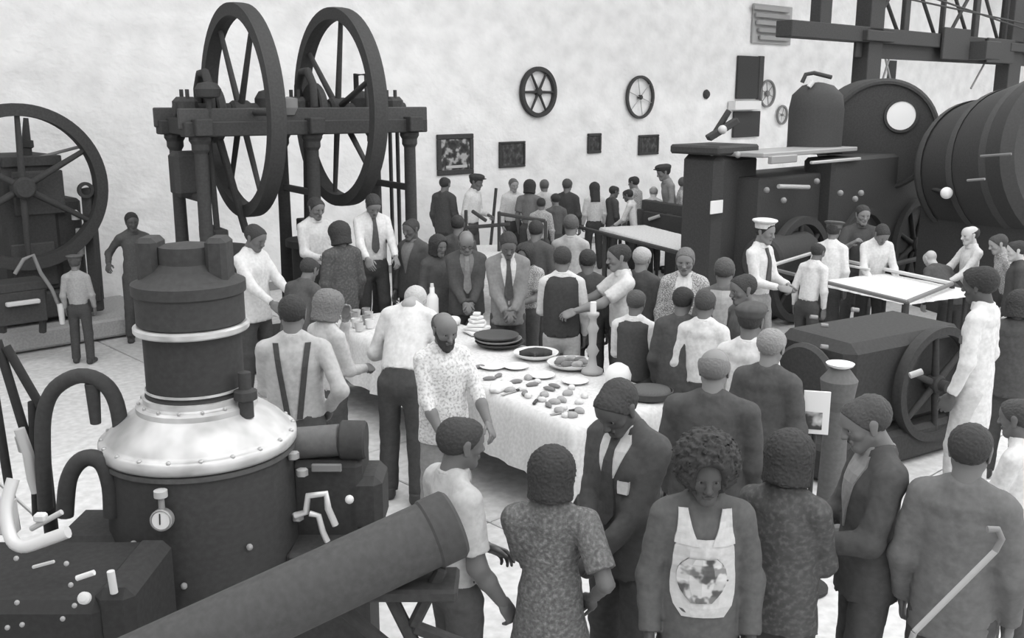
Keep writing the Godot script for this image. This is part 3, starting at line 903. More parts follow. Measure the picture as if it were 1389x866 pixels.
func wall_things() -> void:
	var art := printed("art1", steps(0.02, [[0.0, 0.2], [0.4, 0.28], [0.55, 0.36], [0.7, 0.62], [1.0, 0.7]], 31), 0.5)
	var art2 := printed("art2", steps(0.02, [[0.0, 0.22], [0.5, 0.29], [0.75, 0.35], [1.0, 0.45]], 33), 0.7)
	var big := framed(592, 182, 641, 237, art, "large square picture in a dark frame, leftmost on the white wall", 0.09)
	part("pale_strip", box(0.5, 0.05, 0.01, 0.002), grey(0.72), big, here(0.02, -0.22, 0.035))
	framed(676, 192, 711, 227, art2, "dark square picture just right of the largest framed picture", 0.04)
	framed(796, 181, 814, 208, art2, "small upright dark picture below and between the two wheels", 0.06)
	framed(865, 183, 892, 210, art2, "small squarish dark picture under the thin-rimmed wheel", 0.05)
	var t := thing("hanging_pulley", "dark six-spoked iron wheel hung high on the white wall", "wheel", Transform3D(up_to(WALL_N), on_wall(730.5, 125, 0.06)), "wheels hung on the white wall")
	spoked("rim", t, Transform3D.IDENTITY, 0.475, 0.075, 0.08, 6, 0.022, 0.07, iron(0.33), 0.0)
	t = thing("hanging_pulley", "thin-rimmed wheel with fine pale spokes hung on the wall", "wheel", Transform3D(up_to(WALL_N), on_wall(868.5, 132, 0.06)), "wheels hung on the white wall")
	var w := spoked("rim", t, Transform3D.IDENTITY, 0.45, 0.05, 0.06, 6, 0.009, 0.05, iron(0.36), 0.3)
	for c in w.get_children():
		if str(c.name).begins_with("spoke"): c.material_override = grey(0.68)
	t = thing("hanging_pulley", "small pale-spoked wheel hung beside the dark shutter", "wheel", Transform3D(up_to(WALL_N), on_wall(1041, 127, 0.06)), "wheels hung on the white wall")
	spoked("rim", t, Transform3D.IDENTITY, 0.33, 0.035, 0.06, 6, 0.009, 0.07, grey(0.5), 0.3)
	t = thing("hanging_pulley", "smallest hoop-like wheel on the wall left of the dome", "wheel", Transform3D(up_to(WALL_N), on_wall(1061, 156, 0.06)), "wheels hung on the white wall")
	spoked("rim", t, Transform3D.IDENTITY, 0.24, 0.04, 0.05, 4, 0.006, 0.03, grey(0.5), 0.3)
	single("wall_boss", lathe([[0.0, 0.0], [0.1, 0.0], [0.11, 0.03], [0.07, 0.08], [0.0, 0.09]], 20), iron(0.33), Transform3D(up_to(WALL_N), on_wall(957, 128)), "small dark round boss fixed to the white wall", "boss")
	# shuttered opening
	var o := on_wall(1017, 105)
	t = thing("shutter", "tall dark shutter on the white wall near the engine", "shutter", Transform3D(wall_basis, o))
	wall_panel("panel", 1001, 76, 1034, 134, 0.07, 0.06, iron(0.33), t)
	wall_panel("edge_strip", 1030, 76, 1036, 135, 0.09, 0.08, iron(0.36), t)
	t = thing("ledge", "white ledge between the dark shutter and the dark panel", "ledge", Transform3D(wall_basis, on_wall(1015, 142)))
	wall_panel("board", 998, 137, 1033, 149, 0.24, 0.22, grey(0.88), t)
	t = thing("shutter", "dark panel low on the wall under the white ledge", "shutter", Transform3D(wall_basis, on_wall(1014, 165)))
	wall_panel("panel", 996, 151, 1031, 186, 0.07, 0.06, iron(0.33), t)
	t = thing("louvre", "grey louvred vent high on the wall at the roof", "louvre", Transform3D(wall_basis, on_wall(1050, 34)))
	for i in 5: wall_panel("slat", 1024 + i * 2, 9 + i * 10, 1072, 15 + i * 10, 0.16, 0.06, grey(0.62 - 0.04 * (i % 2)), t)
	wall_panel("back_board", 1022, 7, 1074, 60, 0.07, 0.06, grey(0.66), t)
	t = thing("notice", "small dark notice on the wall behind the girder", "notice", Transform3D(wall_basis, on_wall(1211, 96)))
	wall_panel("board", 1206, 82, 1216, 108, 0.05, 0.04, iron(0.33), t)

# ---------------------------------------------------------------- machines
func bolt_ring(parent: Node3D, n: int, r: float, y: float, size: float, mat: Material, xf := Transform3D.IDENTITY) -> void:
	var m := lathe([[0.0, 0.0], [size, 0.0], [size, size * 1.0], [size * 0.6, size * 1.5], [0.0, size * 1.6]], 6)
	for i in n:
		var a := TAU * i / n
		part("bolt", m, mat, parent, xf * here(cos(a) * r, y, sin(a) * r))

func left_engine() -> void:
	var p := struct("trim_1", box(7.2, 0.24, 1.5, 0.03), grey(0.72, 0.9, 0.0, 0.5), Transform3D(wall_basis, wall_at(-10.3, 0.82, 0.15)), "pale concrete plinth along the foot of the wall")
	var n := 0.85
	var t := thing("flywheel_engine", "dark engine with one large spoked flywheel at the left edge", "engine", Transform3D(wall_basis, wall_at(-8.4, n, 0.27)))
	var inv := t.transform.affine_inverse()
	var dk := iron(0.32)
	var c := on_wall(31, 255, n + 0.5)
	var r := c.distance_to(on_wall(31, 141, n + 0.5))
	var fw := spoked("flywheel", t, inv * Transform3D(up_to(WALL_N), c), r, r * 0.14, 0.16, 6, 0.035, 0.13, dk, 0.0)
	fw.rotate_object_local(Vector3.UP, 0.5)
	wall_panel("crankcase", 4, 214, 82, 400, n + 0.3, 1.0, dk, t, 0.05)
	wall_panel("cover", 2, 212, 84, 226, n + 0.34, 1.06, dk, t)
	wall_panel("cylinder_block", 60, 270, 116, 402, n + 0.25, 0.8, dk, t, 0.04)
	wall_panel("bed", -10, 396, 142, 432, n + 0.45, 1.2, dk, t, 0.02)
	for b in [[18, 232, 70], [18, 330, 60]]:
		wall_panel("inspection_plate", b[0], b[1], b[0] + b[2], b[1] + 60, n + 0.33, 0.06, iron(0.36), t, 0.015)
	part("oil_cup", lathe([[0.0, 0.0], [0.05, 0.0], [0.05, 0.1], [0.08, 0.12], [0.08, 0.2], [0.0, 0.22]], 16), dk, t, inv * Transform3D(Basis.IDENTITY, on_wall(38, 213, n)))
	part("governor_post", rod(on_wall(36, 213, n), on_wall(35, 160, n), 0.07, 0.03), dk, t, inv)
	part("strut", bar(on_wall(119, 255, n + 0.4), on_wall(132, 408, n + 0.4), 0.17, 0.12), dk, t, inv)
	part("valve_rod", rod(on_wall(48, 215, n + 0.3), on_wall(120, 196, n + 0.3), 0.02), grey(0.5), t, inv)
	part("valve_wheel", lathe([[0.06, -0.02], [0.1, -0.02], [0.1, 0.02], [0.06, 0.02], [0.06, -0.02]], 20), dk, t, inv * Transform3D(up_to(WALL_N), on_wall(116, 258, n + 0.5)))
	part("oil_tin", lathe([[0.0, 0.0], [0.05, 0.0], [0.05, 0.08], [0.02, 0.12], [0.0, 0.12]], 14), grey(0.8), t, inv * Transform3D(Basis.IDENTITY, on_wall(103, 298, n + 0.4)))
	part("sight_glass", rod(on_wall(108, 310, n + 0.35), on_wall(110, 345, n + 0.35), 0.05), grey(0.7), t, inv)
	var s := thing("bench", "low dark bench holding a pale bar at the left edge", "bench", Transform3D(wall_basis, wall_at(-8.5, 2.0, 0.05)))
	inv = s.transform.affine_inverse()
	wall_panel("top_board", -8, 384, 66, 396, 2.2, 0.4, dk, s)
	wall_panel("side_board", -8, 396, 64, 440, 2.2, 0.06, dk, s)
	part("pale_bar", bar(on_wall(8, 414, 2.25), on_wall(54, 408, 2.25), 0.07, 0.05), grey(0.75), s, inv)
	for x in [4, 58]: part("leg", bar(on_wall(x, 390, 2.05), on_wall(x, 452, 2.05), 0.07, 0.07), dk, s, inv)
	var h := thing("hose", "grey cable looping down from the engine bed to the floor", "hose", Transform3D(Basis.IDENTITY, on_wall(85, 432, 2.0)))
	part("cable", tube([on_wall(20, 372, 2.3), on_wall(32, 352, 2.3), on_wall(45, 346, 2.3), on_wall(55, 370, 2.3), on_wall(70, 392, 2.3), on_wall(82, 420, 2.3), on_wall(84, 436, 2.3)].map(func(q): return q - h.position), 0.022, 8), grey(0.5), h)
	part("nozzle", rod(on_wall(82, 412, 2.32) - h.position, on_wall(85, 440, 2.32) - h.position, 0.04, 0.03), grey(0.8), h)

func twin_engine() -> void:
	var eb := Basis(Vector3(0.829, 0, -0.559), Vector3.UP, Vector3(0.559, 0, 0.829))       # x along the crankshaft
	var p1 := at_depth(326, 149, 11.5)
	var t := thing("twin_flywheel_engine", "tall dark twin engine with two large flywheels on a column frame", "engine", Transform3D(eb, Vector3(p1.x, 0, p1.z)))
	var dk := iron(0.32)
	var ax := up_to(Vector3.RIGHT)
	for q in [[0.0, 2.87, 1.19, 0.0], [1.2, 2.9, 1.165, 0.35]]:
		var cx: float = q[0]; var cy: float = q[1]; var r: float = q[2]
		spoked("flywheel", t, Transform3D(ax, Vector3(cx, cy, 0)), r, r * 0.115, 0.17, 6, 0.032, 0.13, dk, q[3])
		part("crank_disc", lathe([[0.0, -0.05], [0.3, -0.05], [0.32, -0.03], [0.32, 0.03], [0.3, 0.05], [0.26, 0.05], [0.24, 0.02], [0.0, 0.02]], 28), dk, t, Transform3D(ax, Vector3(cx - 0.3, cy - 0.02, 0)))
		part("crank_pin", rod(Vector3(cx - 0.46, cy - 0.22, 0.05), Vector3(cx - 0.25, cy - 0.22, 0.05), 0.06), dk, t)
		for s in [-1.0, 1.0]: part("connecting_rod", rod(Vector3(cx - 0.4, cy - 0.22, s * 0.05), Vector3(cx - 0.4, 1.35, s * 0.16), 0.035), dk, t)
		part("eccentric_strap", tube([Vector3(cx - 0.4, cy + 0.02, -0.24), Vector3(cx - 0.4, cy + 0.26, -0.23), Vector3(cx - 0.4, cy + 0.42, -0.1), Vector3(cx - 0.4, cy + 0.43, 0.08), Vector3(cx - 0.4, cy + 0.28, 0.22), Vector3(cx - 0.4, cy + 0.02, 0.24)], 0.05, 8), dk, t)
		part("cylinder", lathe([[0.0, 0.0], [0.36, 0.0], [0.36, 0.06], [0.29, 0.08], [0.29, 1.1], [0.36, 1.12], [0.36, 1.2], [0.12, 1.24], [0.1, 1.36], [0.0, 1.36]], 28), dk, t, here(cx - 0.36, 0.15, 0))
		part("crosshead", box(0.16, 0.16, 0.6), dk, t, here(cx - 0.4, 1.5, 0))
		part("bearing_cap", lathe([[0.0, 0.0], [0.12, 0.0], [0.12, 0.12], [0.07, 0.2], [0.0, 0.22]], 16), dk, t, here(cx + 0.3, 2.9, 0))
	part("shaft", rod(Vector3(-0.75, 2.9, 0), Vector3(2.1, 2.9, 0), 0.07), dk, t)
	var stations := [-0.62, 0.66, 1.92]
	for nn in [-0.5, 0.46]:
		part("entablature_beam", bar(Vector3(-0.8, 2.7, nn), Vector3(2.12, 2.7, nn), 0.2, 0.16), dk, t)
		part("beam_moulding", bar(Vector3(-0.84, 2.81, nn), Vector3(2.16, 2.81, nn), 0.05, 0.22), iron(0.36), t)
		for tt in stations:
			var r := 0.078
			part("column", lathe([[0.0, 0.0], [r * 2.0, 0.0], [r * 2.0, 0.1], [r * 1.4, 0.16], [r * 1.15, 0.3], [r * 0.95, 1.5], [r * 0.9, 2.42], [r * 1.2, 2.46], [r * 1.2, 2.52], [r * 1.5, 2.56], [r * 1.5, 2.6], [0.0, 2.6]], 18), dk, t, here(tt, 0.02, nn))
	for tt in stations:
		part("cross_beam", bar(Vector3(tt, 2.72, -0.7), Vector3(tt, 2.72, 0.66), 0.18, 0.18), dk, t)
		part("cross_tie", bar(Vector3(tt, 1.95, -0.5), Vector3(tt, 1.95, 0.46), 0.06, 0.08), dk, t)
		part("pedestal_bearing", box(0.22, 0.24, 0.32, 0.05), dk, t, here(tt, 2.92, 0))
		for s in [-1.0, 1.0]: part("holding_bolt", rod(Vector3(tt, 2.88, s * 0.11), Vector3(tt, 3.12, s * 0.11), 0.022), dk, t)
	for nn in [-0.25, -0.05, 0.2]: part("tie_rod", rod(Vector3(2.02, 0.3, nn), Vector3(2.02, 2.7, nn), 0.025), dk, t)
	part("governor", lathe([[0.0, 0.0], [0.03, 0.0], [0.03, 0.2], [0.12, 0.22], [0.14, 0.3], [0.1, 0.36], [0.0, 0.38]], 16), dk, t, here(-0.5, 2.82, 0.46))
	part("lubricator", lathe([[0.0, 0.0], [0.06, 0.0], [0.1, 0.08], [0.1, 0.18], [0.0, 0.2]], 16), grey(0.5), t, here(0.4, 2.84, 0.46))
	part("small_frame", tube([Vector3(1.5, 2.8, 0.2), Vector3(1.5, 3.3, 0.2), Vector3(1.5, 3.3, -0.1), Vector3(1.5, 2.8, -0.1)], 0.035, 8), dk, t)
	part("valve_gear", box(0.4, 0.5, 0.3, 0.05), dk, t, here(-0.62, 2.2, 0.0))
	part("rocking_beam", bar(Vector3(-0.3, 2.6, 0.1), Vector3(-0.05, 1.5, 0.1), 0.09, 0.07), dk, t)
	var pf := thing("platform", "low dark platform in front of the twin engine", "platform", Transform3D(eb, Vector3(at_depth(470, 300, 10.95).x, 0, -10.95)))
	for i in 3: part("plank", box(1.9, 0.05, 0.215, 0.008), iron(0.36), pf, here(0, 0.224, -0.22 + i * 0.22))
	for k in [-0.8, 0.0, 0.8]: part("joist", box(0.1, 0.19, 0.64), dk, pf, here(k, 0.099, 0))
	part("base_plate", box(3.4, 0.14, 1.7, 0.03), dk, t, here(0.65, 0.09, 0))

func dome_engine() -> void:
	var at := at_depth(271, 590, 4.6)
	at.y = 0.0
	var t := thing("dome_engine", "foreground dark boiler with a bright domed flange and ringed drum", "boiler", Transform3D(Basis.IDENTITY, at))
	var dk := iron(0.32)
	var steel := StandardMaterial3D.new()
	steel.albedo_texture = steps(0.012, [[0.0, 0.6], [0.4, 0.72], [0.7, 0.8], [1.0, 0.86]], 41)
	steel.roughness = 0.42
	steel.metallic = 0.35
	steel.uv1_triplanar = true
	steel.uv1_scale = Vector3.ONE * 0.9
	part("lower_shell", lathe([[0.0, 0.0], [0.52, 0.0], [0.52, 0.1], [0.46, 0.14], [0.45, 0.9], [0.44, 1.39], [0.0, 1.4]], 48), dk, t, here(0, 0.02, 0))
	var lift := here(0, 0.115, 0)
	var fl := part("domed_flange", lathe([[0.40, 1.26], [0.455, 1.27], [0.465, 1.285], [0.465, 1.325], [0.45, 1.335], [0.44, 1.335], [0.43, 1.35], [0.40, 1.385], [0.34, 1.43], [0.30, 1.455], [0.285, 1.465]], 64, true), steel, t, lift)
	bolt_ring(fl, 20, 0.448, 1.326, 0.012, steel)
	part("flange_lip", lathe([[0.40, 1.235], [0.458, 1.24], [0.458, 1.262], [0.40, 1.262]], 64), iron(0.4), t, lift)
	var ring := part("neck_ring", lathe([[0.2, 1.45], [0.275, 1.452], [0.285, 1.462], [0.285, 1.49], [0.27, 1.5], [0.255, 1.502], [0.25, 1.51], [0.25, 1.535], [0.22, 1.54]], 56), steel, t, lift)
	bolt_ring(ring, 16, 0.268, 1.5, 0.009, steel)
	part("drum", lathe([[0.235, 1.53], [0.238, 1.54], [0.228, 1.55], [0.228, 1.85], [0.2, 1.86]], 56), iron(0.3), t, lift)
	part("drum_band", lathe([[0.232, 1.562], [0.236, 1.562], [0.236, 1.574], [0.232, 1.574]], 56), steel, t, lift)
	part("top_ring", lathe([[0.2, 1.84], [0.262, 1.845], [0.268, 1.852], [0.268, 1.872], [0.255, 1.88], [0.2, 1.885]], 56), steel, t, lift)
	part("upper_drum", lathe([[0.24, 1.88], [0.25, 1.89], [0.25, 2.02], [0.262, 2.03], [0.262, 2.08], [0.22, 2.1], [0.16, 2.14], [0.13, 2.17], [0.13, 2.25], [0.0, 2.27]], 48), dk, t, lift)
	for s in [-1.0, 1.0]: part("side_bracket", Shape.new().box(Vector3(0.1, 0.3, 0.16), Transform3D.IDENTITY, 0.03).mesh(), dk, t, here(s * 0.16, 2.26, 0.02))
	part("stop_valve", Shape.new().lathe([[0.0, 0.0], [0.035, 0.0], [0.035, 0.08], [0.055, 0.09], [0.055, 0.13], [0.03, 0.14], [0.03, 0.22], [0.0, 0.23]], 16).mesh(), dk, t, here(0.27, 1.56, 0.12))
	# gauge on the front of the shell
	var gz := 0.47
	var gy := 1.2
	var g := part("pressure_gauge", Shape.new().lathe([[0.0, 0.0], [0.045, 0.0], [0.05, 0.01], [0.05, 0.045], [0.044, 0.05], [0.041, 0.042], [0.0, 0.042]], 28).mesh(), grey(0.6, 0.4, 0.3), t, Transform3D(up_to(Vector3(0, 0.15, 1)), Vector3(-0.03, gy, gz)))
	part("dial", lathe([[0.0, 0.0], [0.04, 0.0], [0.04, 0.003], [0.0, 0.003]], 28), grey(0.85), g, here(0, 0.0425, 0))
	part("needle", box(0.006, 0.003, 0.05, 0.001), grey(0.2), g, here(0.004, 0.047, 0.006))
	part("gauge_pipe", tube([Vector3(-0.03, gy + 0.05, gz + 0.02), Vector3(-0.03, gy + 0.1, gz + 0.02), Vector3(-0.03, gy + 0.12, gz - 0.04)], 0.014), grey(0.55), t)
	part("gauge_cock", Shape.new().lathe([[0.0, 0.0], [0.03, 0.0], [0.03, 0.03], [0.0, 0.035]], 14).mesh(), grey(0.7), t, here(-0.03, gy + 0.11, gz + 0.02))
	for q in [[0.31, 1.0, 0.35], [0.03, 0.86, 0.46], [-0.2, 1.05, 0.42]]: part("plug", ball(0.016), grey(0.6), t, here(q[0], q[1], q[2]))
	part("drip_valve", Shape.new().box(Vector3(0.05, 0.1, 0.05), Transform3D.IDENTITY, 0.012).mesh(), grey(0.75), t, here(-0.3, 0.8, 0.42))
	part("drip_lever", rod(Vector3(-0.27, 0.87, 0.44), Vector3(-0.18, 0.88, 0.45), 0.01), grey(0.7), t)
	# hooped yokes on the left
	var L := func(x: float, y: float, d: float) -> Vector3: return at_depth(x, y, d) - at
	part("yoke", tube(smooth([L.call(62, 690, 4.5), L.call(58, 610, 4.5), L.call(60, 560, 4.5), L.call(75, 527, 4.5), L.call(108, 510, 4.5), L.call(140, 520, 4.5), L.call(158, 548, 4.5), L.call(166, 600, 4.5), L.call(170, 650, 4.5)]), 0.037, 12), dk, t)
	part("yoke", tube(smooth([L.call(88, 700, 4.3), L.call(92, 655, 4.3), L.call(104, 630, 4.3), L.call(122, 621, 4.3), L.call(140, 630, 4.3), L.call(150, 660, 4.3), L.call(152, 700, 4.3)]), 0.04, 12), dk, t)
	part("yoke_hanger", rod(L.call(125, 520, 4.5), L.call(130, 575, 4.5), 0.035, 0.025), dk, t)
	part("side_casting", Shape.new().box(Vector3(0.5, 1.0, 0.42), Transform3D.IDENTITY, 0.06).mesh(), dk, t, here(-0.42, 0.52, 0.12))
	# outlet pipe on the right with its flanged end
	var pa: Vector3 = L.call(372, 604, 4.72); var pb: Vector3 = L.call(462, 597, 4.72); var pc: Vector3 = L.call(480, 596, 4.72); var pd: Vector3 = L.call(497, 597, 4.72)
	part("outlet_pipe", rod(pa, pb, 0.082), grey(0.42, 0.55, 0.0, 0.5), t)
	part("outlet_flange", rod(pb, pd, 0.1, 0.098, 28), dk, t)
	part("pipe_collar", rod(pa + Vector3(0.02, 0, 0), pa + Vector3(0.08, 0, 0), 0.1), grey(0.5, 0.5, 0.0, 0.5), t)
	part("valve_chest", Shape.new().box(Vector3(0.36, 0.42, 0.3), Transform3D.IDENTITY, 0.03).mesh(), dk, t, Transform3D(Basis.IDENTITY, L.call(450, 665, 4.8)))
	part("chest_cover", Shape.new().box(Vector3(0.2, 0.3, 0.3), Transform3D.IDENTITY, 0.04).mesh(), dk, t, Transform3D(Basis.IDENTITY, L.call(497, 672, 4.8)))
	part("chest_foot", Shape.new().box(Vector3(0.4, 0.85, 0.34), Transform3D.IDENTITY, 0.02).mesh(), dk, t, Transform3D(Basis.IDENTITY, Vector3(L.call(460, 700, 4.8).x, 0.45, 0.0)))
	part("chest_plate", Shape.new().box(Vector3(0.15, 0.04, 0.02)).mesh(), grey(0.5), t, Transform3D(Basis.IDENTITY, L.call(443, 635, 4.62)))
	part("lever_frame", tube([L.call(400, 700, 4.5), L.call(415, 695, 4.5), L.call(418, 673, 4.5), L.call(442, 670, 4.5), L.call(445, 690, 4.5), L.call(455, 713, 4.5)], 0.017, 10), grey(0.82, 0.4, 0.3), t)
	part("lever", tube([L.call(420, 697, 4.48), L.call(432, 700, 4.48), L.call(438, 722, 4.48), L.call(444, 735, 4.48)], 0.015, 10), grey(0.82, 0.4, 0.3), t)
	part("lever_knob", ball(0.022, 14), grey(0.85, 0.4), t, Transform3D(Basis.IDENTITY, L.call(474, 678, 4.5)))
	for q in [[398, 622], [410, 645], [404, 705]]: part("bright_nut", lathe([[0.0, 0.0], [0.03, 0.0], [0.03, 0.03], [0.0, 0.035]], 6), grey(0.65, 0.4, 0.3), t, Transform3D(Basis.IDENTITY, L.call(q[0], q[1], 4.55)))

func corner_machine() -> void:
	var dk := iron(0.27)
	var at := at_depth(60, 790, 3.75)
	at.y = 0.0
	var t := thing("machine_base", "dark bolted machine bed in the lower left corner", "machine", Transform3D(Basis.IDENTITY, at))
	var L := func(x: float, y: float, d: float) -> Vector3: return at_depth(x, y, d) - at
	var top: Vector3 = L.call(70, 785, 3.75)
	part("bed", Shape.new().box(Vector3(0.85, top.y, 0.6), Transform3D.IDENTITY, 0.04).mesh(), dk, t, here(-0.1, top.y * 0.5, -0.08))
	part("bed_cheek", Shape.new().box(Vector3(0.16, top.y + 0.05, 0.5), Transform3D.IDENTITY, 0.04).mesh(), dk, t, here(0.36, top.y * 0.5 + 0.02, -0.05))
	part("bright_bracket", tube(smooth([L.call(18, 650, 3.8), L.call(8, 690, 3.75), L.call(14, 728, 3.7), L.call(30, 742, 3.65), L.call(62, 733, 3.65), L.call(92, 722, 3.65)]), 0.026, 10), grey(0.8, 0.45, 0.2), t)
	part("bracket_web", Shape.new().box(Vector3(0.09, 0.16, 0.05), Transform3D.IDENTITY, 0.02).mesh(), grey(0.74, 0.45, 0.2), t, Transform3D(Basis.IDENTITY, L.call(8, 700, 3.78)))
	part("bright_strip", bar(L.call(44, 770, 3.55), L.call(74, 762, 3.55), 0.012, 0.012), grey(0.7), t)
	part("cock", Shape.new().box(Vector3(0.05, 0.035, 0.04), Transform3D.IDENTITY, 0.01).mesh(), grey(0.8), t, Transform3D(Basis.IDENTITY, L.call(55, 702, 3.8)))
	part("cock_lever", rod(L.call(42, 718, 3.8), L.call(84, 695, 3.8), 0.012), grey(0.72), t)
	part("filler_cap", lathe([[0.0, 0.0], [0.024, 0.0], [0.024, 0.02], [0.014, 0.028], [0.0, 0.03]], 16), grey(0.8), t, Transform3D(up_to(Vector3(0, 0.6, 1)), L.call(116, 812, 3.5)))
	part("grease_tap", rod(L.call(104, 785, 3.5), L.call(128, 777, 3.5), 0.011), grey(0.82), t)
	part("pale_cylinder", rod(L.call(150, 775, 3.55), L.call(155, 805, 3.55), 0.015), grey(0.78), t)
	for q in [[90, 765], [96, 794], [101, 822], [22, 758], [23, 818], [85, 840], [30, 848], [10, 852]]: part("bolt", ball(0.010, 10), grey(0.6), t, Transform3D(Basis.IDENTITY, L.call(q[0], q[1], 3.43)))
	var s := thing("stair_rail", "dark iron rails with a pale pipe at the left edge", "railing", Transform3D(Basis.IDENTITY, at_height(40, 866, 0.0)))
	var o := s.position
	var d := 4.6
	for b in [[[-4, 462], [50, 640]], [[-10, 520], [22, 720]], [[8, 470], [60, 560]], [[44, 545], [50, 700]]]:
		part("bar", rod(at_depth(b[0][0], b[0][1], d) - o, at_depth(b[1][0], b[1][1], d) - o, 0.022), dk, s)
	part("post", rod(at_depth(52, 560, 4.7) - o, Vector3(at_depth(52, 560, 4.7).x - o.x, 0.0, at_depth(52, 560, 4.7).z - o.z), 0.035), dk, s)
	part("pale_pipe", tube([at_depth(26, 582, d - 0.1) - o, at_depth(38, 615, d - 0.1) - o, at_depth(44, 650, d - 0.1) - o, at_depth(50, 668, d - 0.1) - o], 0.026), grey(0.74, 0.5, 0.2), s)
	part("pale_cap", rod(at_depth(28, 590, d + 0.1) - o, at_depth(34, 612, d + 0.1) - o, 0.03), grey(0.7), s)

func big_pipe() -> void:
	var a := at_depth(616, 710, 3.42); var b := at_depth(60, 968, 2.85)
	var t := thing("iron_pipe", "large dark iron pipe slanting across the foreground", "pipe", Transform3D(Basis.IDENTITY, b))
	var m := iron(0.36)
	var ax := (a - b).normalized()
	var len := a.distance_to(b)
	var xf := Transform3D(up_to(ax), Vector3.ZERO)
	part("barrel", lathe([[0.0, 0.0], [0.125, 0.0], [0.125, len * 0.97], [0.12, len], [0.1, len], [0.1, len - 0.25], [0.0, len - 0.25]], 48), m, t, xf)
	part("muzzle_ring", lathe([[0.124, len - 0.11], [0.132, len - 0.1], [0.132, len - 0.01], [0.12, len + 0.004], [0.1, len + 0.004]], 48), iron(0.34), t, xf)
	part("under_rod", rod(at_depth(548, 785, 3.4) - b, at_depth(170, 925, 2.95) - b, 0.018), grey(0.62, 0.4, 0.2), t)
	var s := thing("trestle", "dark iron trestle propping the slanting pipe", "trestle", Transform3D(Basis.IDENTITY, at_height(560, 980, 0.0)))
	var o := s.position
	var d := 3.35
	for q in [[[520, 790], [575, 900]], [[600, 770], [560, 850]], [[560, 850], [640, 880]], [[450, 815], [560, 905]]]:
		part("bar", bar(at_depth(q[0][0], q[0][1], d) - o, at_depth(q[1][0], q[1][1], d) - o, 0.045, 0.045), iron(0.31), s)
	part("saddle", Shape.new().box(Vector3(0.34, 0.05, 0.2), Transform3D.IDENTITY, 0.015).mesh(), iron(0.31), s, Transform3D(Basis.IDENTITY, at_depth(560, 793, d + 0.02) - o))
	for x in [470, 640]:
		var p := at_depth(x, 870, d) - o
		part("leg", bar(Vector3(p.x, 0.0, p.z), p, 0.05, 0.05), iron(0.31), s)

